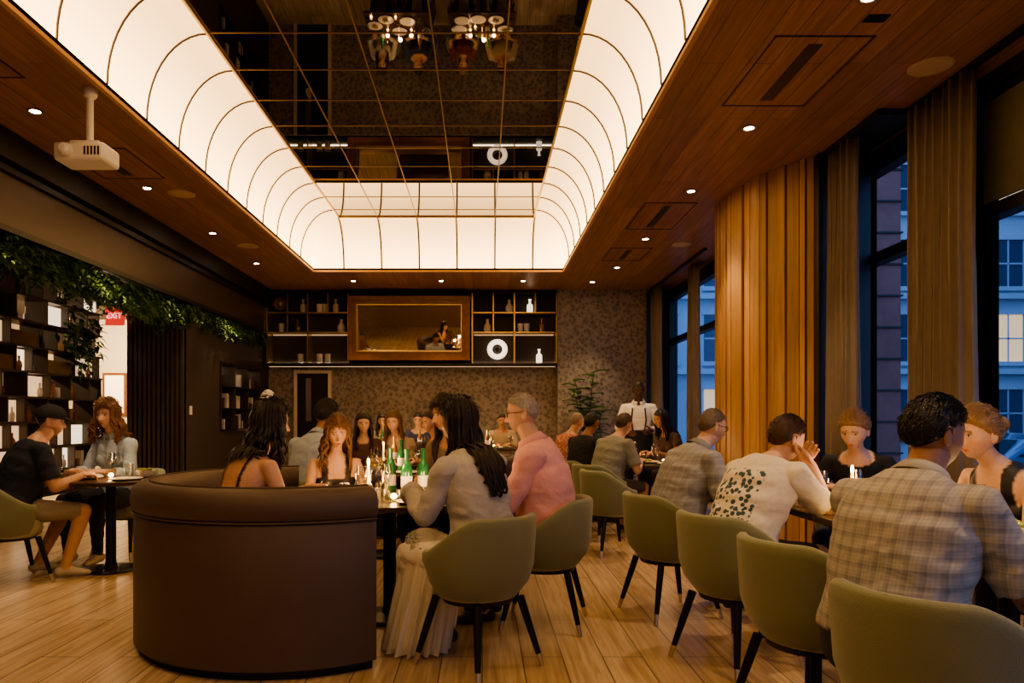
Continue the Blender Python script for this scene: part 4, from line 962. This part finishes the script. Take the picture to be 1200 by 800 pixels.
# ------------------------------------------------------------------ window wall
b = MB()
b.box((XR, YF, 0), (XR+.15, YB, .35), M['dark']); b.box((XR, YF, 3.48), (XR+.15, YB, H), M['dark']); b.obj('wall_right', smooth=False)
ym = [-2.5, -.6, .9, 2.3, 3.7, 5.05, 6.6, 7.75, 9.4, 10.7, 12.0, 13.4]
for i in range(len(ym)-1):
    b = MB(); ya, yb2 = ym[i], ym[i+1]
    for yy in (ya, yb2): b.box((XR+.0, yy-.04, .35), (XR+.12, yy+.04, 3.48), M['frame'])
    for z in (.38, 2.66, 3.45): b.box((XR+.0, ya, z-.045), (XR+.12, yb2, z+.045), M['frame'])
    b.add([(XR+.06, ya, .35), (XR+.06, ya, 3.48), (XR+.06, yb2, 3.48), (XR+.06, yb2, .35)], [(0, 1, 2, 3)], M['window'])
    if i in (4, 3, 2): b.box((XR+.005, ya+.05, 2.72), (XR+.025, yb2-.05, 3.42), M['shade'])
    b.obj('window_%d' % (i+1), smooth=False)
def curtain(x, y0, y1, nf):
    n = nf*10; vs = []; fs = []
    for j, z in enumerate((.02, 1.2, 2.4, 3.57)):
        for i in range(n+1):
            f = i/n; a = 2*pi*nf*f; am = .045+.012*math.sin(i*.7+j)
            vs.append((x+am*math.sin(a)+.008*math.sin(j*2+i*.3), y0+(y1-y0)*f+.012*math.sin(2*a+j*.4), z))
    for j in range(3):
        for i in range(n): o = j*(n+1); fs.append((o+i, o+i+1, o+n+2+i, o+n+1+i))
    e = MB(); e.add(vs, fs, M['curtain']); o = e.obj('curtain', ang=180); s_ = o.modifiers.new('s', 'SOLIDIFY'); s_.thickness = .006
curtain(3.25, 4.80, 5.50, 7); curtain(3.05, 5.92, 6.36, 5); curtain(3.2, 10.75, 11.2, 5); curtain(3.1, 12.6, 13.2, 6); curtain(3.25, 1.6, 2.3, 7)
b = MB(); b.box((3.0, 5.5, 3.55), (3.35, 6.40, 3.598), M['frame']); b.box((3.22, 1, 3.57), (3.28, 5.6, 3.598), M['frame']); b.box((3.05, 10, 3.57), (3.1, 13.2, 3.598), M['frame']); b.obj('curtain_rail', smooth=False)
fp = [(3.43, 6.55), (3.18, 6.52), (3.0, 6.56), (2.86, 6.72), (2.74, 6.98), (2.66, 7.3), (2.62, 7.7), (2.66, 8.1), (2.78, 8.5), (2.94, 8.8), (3.12, 9.0), (3.43, 9.12)]
def crv(t):
    n = len(fp)-1; t = t*n; i = min(int(t), n-1); f = t-i
    p0, p1, p2, p3 = fp[max(i-1, 0)], fp[i], fp[i+1], fp[min(i+2, n)]
    return [.5*((2*p1[k])+(-p0[k]+p2[k])*f+(2*p0[k]-5*p1[k]+4*p2[k]-p3[k])*f*f+(-p0[k]+3*p1[k]-3*p2[k]+p3[k])*f**3) for k in (0, 1)]
def slatm(i, q):
    m, nt, b_ = newmat('slat_wood_%d' % i)
    tc = N(nt, 'ShaderNodeTexCoord'); mp = N(nt, 'ShaderNodeMapping'); mp.inputs['Scale'].default_value = (14, 14, .7); nt.links.new(tc.outputs['Object'], mp.inputs[0])
    nz = N(nt, 'ShaderNodeTexNoise'); nz.inputs['Scale'].default_value = 2.5; nz.inputs['Detail'].default_value = 6; nz.inputs['Distortion'].default_value = .6; nt.links.new(mp.outputs[0], nz.inputs['Vector'])
    rp = N(nt, 'ShaderNodeValToRGB'); rp.color_ramp.elements[0].position = .3; rp.color_ramp.elements[0].color = (.46*q, .25*q, .10*q, 1); rp.color_ramp.elements[1].position = .7; rp.color_ramp.elements[1].color = (.66*q, .39*q, .17*q, 1)
    nt.links.new(nz.outputs['Fac'], rp.inputs[0]); nt.links.new(rp.outputs[0], b_.inputs['Base Color']); b_.inputs['Roughness'].default_value = .4
    return m
sl = [slatm(i, q) for i, q in enumerate((1, .72, 1.18, .85))]
b = MB(); cpts = [crv(t) for t in np.linspace(0, 1, 220)]
b.sweep(lambda z: [(p[0]+.03, p[1], z) for p in cpts[::4]], [0, H-.002], M['black'])
i = 0; random.seed(3); L = [0]
for k in range(1, len(cpts)): L.append(L[-1]+math.dist(cpts[k], cpts[k-1]))
def at(s_):
    k = max(1, min(len(L)-1, int(np.searchsorted(L, s_)))); f = (s_-L[k-1])/max(L[k]-L[k-1], 1e-6)
    return np.array(cpts[k-1])*(1-f)+np.array(cpts[k])*f
s_ = .3
while s_ < L[-1]-.1:
    wd = random.choice((.045, .08, .10, .12)); p = at(s_); q = at(s_+wd); t_ = (q-p)/np.linalg.norm(q-p); nn = np.array((-t_[1], t_[0]))
    if nn[0] > 0 and p[1] < 8.9: nn = -nn
    dp = random.choice((.02, .03, .045)); a_ = p; c_ = q
    vs = [(a_[0], a_[1], 0), (c_[0], c_[1], 0), (c_[0]+nn[0]*dp, c_[1]+nn[1]*dp, 0), (a_[0]+nn[0]*dp, a_[1]+nn[1]*dp, 0)]; vs += [(v[0], v[1], H-.002) for v in vs]
    b.add(vs, [(0,3,2,1),(4,5,6,7),(0,1,5,4),(1,2,6,5),(2,3,7,6),(3,0,4,7)], random.choice(sl)); s_ += wd+.010; i += 1
b.obj('curved_slatted_column', smooth=False)
b = MB(); b.box((2.98, 6.42, 0), (3.44, 6.52, H-.002), M['frame']); b.obj('column_side_trim', smooth=False)

# ------------------------------------------------------------------ greenery
def leaf(b, p, d, L, w, mat, droop=.3):
    d = d.normalized(); s_ = d.cross(Vector((0, 0, 1)))
    if s_.length < .1: s_ = Vector((1, 0, 0))
    s_.normalize(); dn = Vector((0, 0, -1))
    m1 = p+d*L*.45+Vector((0, 0, .06*L)); tip = p+d*L+dn*L*droop
    b.add([p, m1-s_*w+dn*w*.3, m1, m1+s_*w+dn*w*.3, tip], [(0, 2, 1), (0, 3, 2), (1, 2, 4), (2, 3, 4)], mat)
b = MB(); lm = [M['leaf'], pm('leaf_dark', (.035, .085, .02), .6, var=.4), pm('leaf_light', (.13, .25, .05), .5, var=.4)]
for k in range(950):
    y = random.uniform(4.6, 13.2); hang = (.15+.35*abs(noise.noise(Vector((y*1.3, 3, 0))))+.15*random.random())
    p0 = Vector((-4.12+random.uniform(-.25, .17), y, 2.80)); dr = Vector((random.uniform(-.3, .6), random.uniform(-.5, .5), -1)).normalized()
    mt = random.choice(lm)
    for q in range(9):
        f = (q+1)/9; pp = p0+dr*hang*f+Vector((.06*f*f, 0, 0))
        for sd in (-1, 1):
            leaf(b, pp, Vector((random.uniform(-.4, .9), sd*random.uniform(.4, 1), random.uniform(-.6, .3))), .10*(1.1-.5*f), .017, mt)
for k in range(260):
    p0 = Vector((-5.35+random.uniform(-.05, .12), 9.6+random.gauss(0, .22), 2.3+random.gauss(0, .22)))
    leaf(b, p0, Vector((random.uniform(0, 1), random.uniform(-1, 1), random.uniform(-.8, .4))), .13, .03, random.choice(lm))
b.obj('hanging_fern_greenery', smooth=False)
E = empty('fiddle_leaf_plant', (1.85, 12.75, 0)); b = MB()
b.lathe([(.02, 0), (.17, 0), (.22, .4), (.2, .4), (.18, .35), (.02, .35)], (0, 0, 0), M['pot'], 24); b.obj('pot', E)
b = MB()
for k in range(5):
    a = k*1.25; pts_ = [Vector((.03*math.cos(a), .03*math.sin(a), .35))]; top_ = 1.40+.16*k
    for f in (.4, .7, 1): pts_.append(Vector((math.cos(a)*.28*f*f, math.sin(a)*.22*f*f, .35+(top_-.35)*f)))
    b.tube(pts_, [.014, .012, .01, .006], M['stem'], 6)
    for q in range(15):
        f = .35+.65*q/14; pp = Vector((math.cos(a)*.28*f*f, math.sin(a)*.22*f*f, .35+(top_-.35)*f)); aa = q*2.4+k
        dv = Vector((math.cos(aa), math.sin(aa), .45)).normalized(); sv = dv.cross(Vector((0, 0, 1))).normalized(); Lf = .29; vs = []
        for j in range(6):
            u = j/5; cpt = pp+dv*Lf*u+Vector((0, 0, -.10*u*u)); wv = .10*math.sin(pi*min(1, .08+u*.92))**.7
            vs += [cpt-sv*wv+Vector((0, 0, .02)), cpt, cpt+sv*wv+Vector((0, 0, .02))]
        fs = []
        for j in range(5):
            o = j*3; fs += [(o, o+1, o+4, o+3), (o+1, o+2, o+5, o+4)]
        b.add(vs, fs, M['leafb'])
b.obj('foliage', E, ang=180)

# ------------------------------------------------------------------ outside street
b = MB(); b.box((XR+.2, -20, -.80), (70, 70, -.75), M['asphalt']); b.obj('street_ground', smooth=False)
b = MB(); b.box((4.55, 8.75, -.75), (5.05, 9.3, 7), M['stone'])
for k in range(20): b.box((4.53, 8.73, -.7+.38*k), (5.07, 9.32, -.68+.38*k), M['dark'])
b.obj('brownstone_pier', smooth=False)
fac = pm('facade_limestone', (.46, .51, .58), .85, var=.15, scale=.6); fw = pm('facade_window_glass', (.05, .08, .13), .1); fw2 = emat('facade_window_lit', (1, .65, .3), .7)
b = MB(); yF = 34
b.box((4, yF, -.75), (29.4, yF+1, 30), fac); random.seed(5)
for i in range(9):
    for j in range(8):
        x = 5+2.7*i; z = .4+3.5*j
        b.box((x, yF-.05, z), (x+1.4, yF+.02, z+2.2), fw2 if random.random() < .06 else fw); b.box((x-.12, yF-.22, z-.2), (x+1.52, yF, z), fac); b.box((x-.1, yF-.12, z+2.2), (x+1.5, yF, z+2.4), fac)
        b.box((x+.68, yF-.08, z), (x+.74, yF, z+2.2), fac); b.box((x, yF-.08, z+1.05), (x+1.4, yF, z+1.12), fac)
for z in (3.3, 6.8, 17.3): b.box((4, yF-.4, z), (29.4, yF, z+.25), fac)
b.obj('street_building_facade', smooth=False)
b = MB(); b.box((30, -10, -.75), (31, 34, 26), M['stone'])
for i in range(14):
    for j in range(7): b.box((29.95, -8+3*i, .5+3.4*j), (30.02, -6.5+3*i, 2.6+3.4*j), fw2 if random.random() < .1 else fw)
b.obj('street_brick_building', smooth=False)
def car(x, y, rz, mat):
    E = empty('parked_car', (x, y, -.75), rz); e = MB()
    side = [(-2.2,.35),(-2.25,.7),(-2.1,.92),(-1.3,.98),(-.75,1.42),(.55,1.45),(1.25,1.02),(2.0,.9),(2.25,.7),(2.25,.35)]
    def sec(w):
        s1 = .86 if abs(w) > .8 else 1
        return [(px_, w, .35+(pz_-.35)*(s1 if pz_ > .95 else 1)) for px_, pz_ in side]
    e.sweep(sec, [-.88, -.74, -.4, .4, .74, .88], mat); o = e.obj('body', E, ang=30, bevel=.05)
    e = MB()
    for sy in (-1, 1):
        e.add([(-1.15, sy*.89, 1.0), (.95, sy*.89, 1.0), (.48, sy*.84, 1.34), (-.68, sy*.84, 1.34)], [(0, 1, 2, 3)], M['carglass'])
    e.add([(1.22, -.7, 1.05), (1.22, .7, 1.05), (.62, .62, 1.44), (.62, -.62, 1.44)], [(0, 1, 2, 3)], M['carglass']); e.add([(-1.32, -.7, 1.02), (-1.32, .7, 1.02), (-.8, .62, 1.42), (-.8, -.62, 1.42)], [(0, 1, 2, 3)], M['carglass'])
    for sy in (-1, 1): e.ell((2.22, sy*.65, .68), (.05, .15, .07), M['carlight'])
    e.obj('windows_and_lights', E)
    e = MB()
    for px_ in (-1.4, 1.4):
        for sy in (-1, 1): e.tube([(px_, sy*.72, .33), (px_, sy*.9, .33)], .33, M['rubber'], 24, round_=False); e.tube([(px_, sy*.88, .33), (px_, sy*.915, .33)], .19, M['tip'], 20, round_=False)
    e.obj('wheels', E, ang=40)
car(20.5, 28.5, rad(200), M['car']); car(14.5, 19.8, rad(195), pm('car_paint_dark', (.10, .16, .26), .25, coat=.8))

# ------------------------------------------------------------------ world + camera
w = bpy.data.worlds.new('dusk_sky'); bpy.context.scene.world = w; w.use_nodes = True
bg = w.node_tree.nodes['Background']; bg.inputs[0].default_value = (.16, .35, .78, 1); bg.inputs[1].default_value = 2.7
try: bpy.context.scene.view_settings.look = 'AgX - Medium High Contrast'
except Exception: pass
cam = bpy.data.cameras.new('camera'); co = bpy.data.objects.new('camera', cam); COL.objects.link(co)
co.location = (0, 0, 1.25); co.rotation_euler = (rad(90), 0, 0); cam.lens = 25.5; cam.sensor_width = 36; cam.shift_x = 35/1200; cam.shift_y = 90/1200; cam.clip_start = .05; cam.clip_end = 300
bpy.context.scene.camera = co
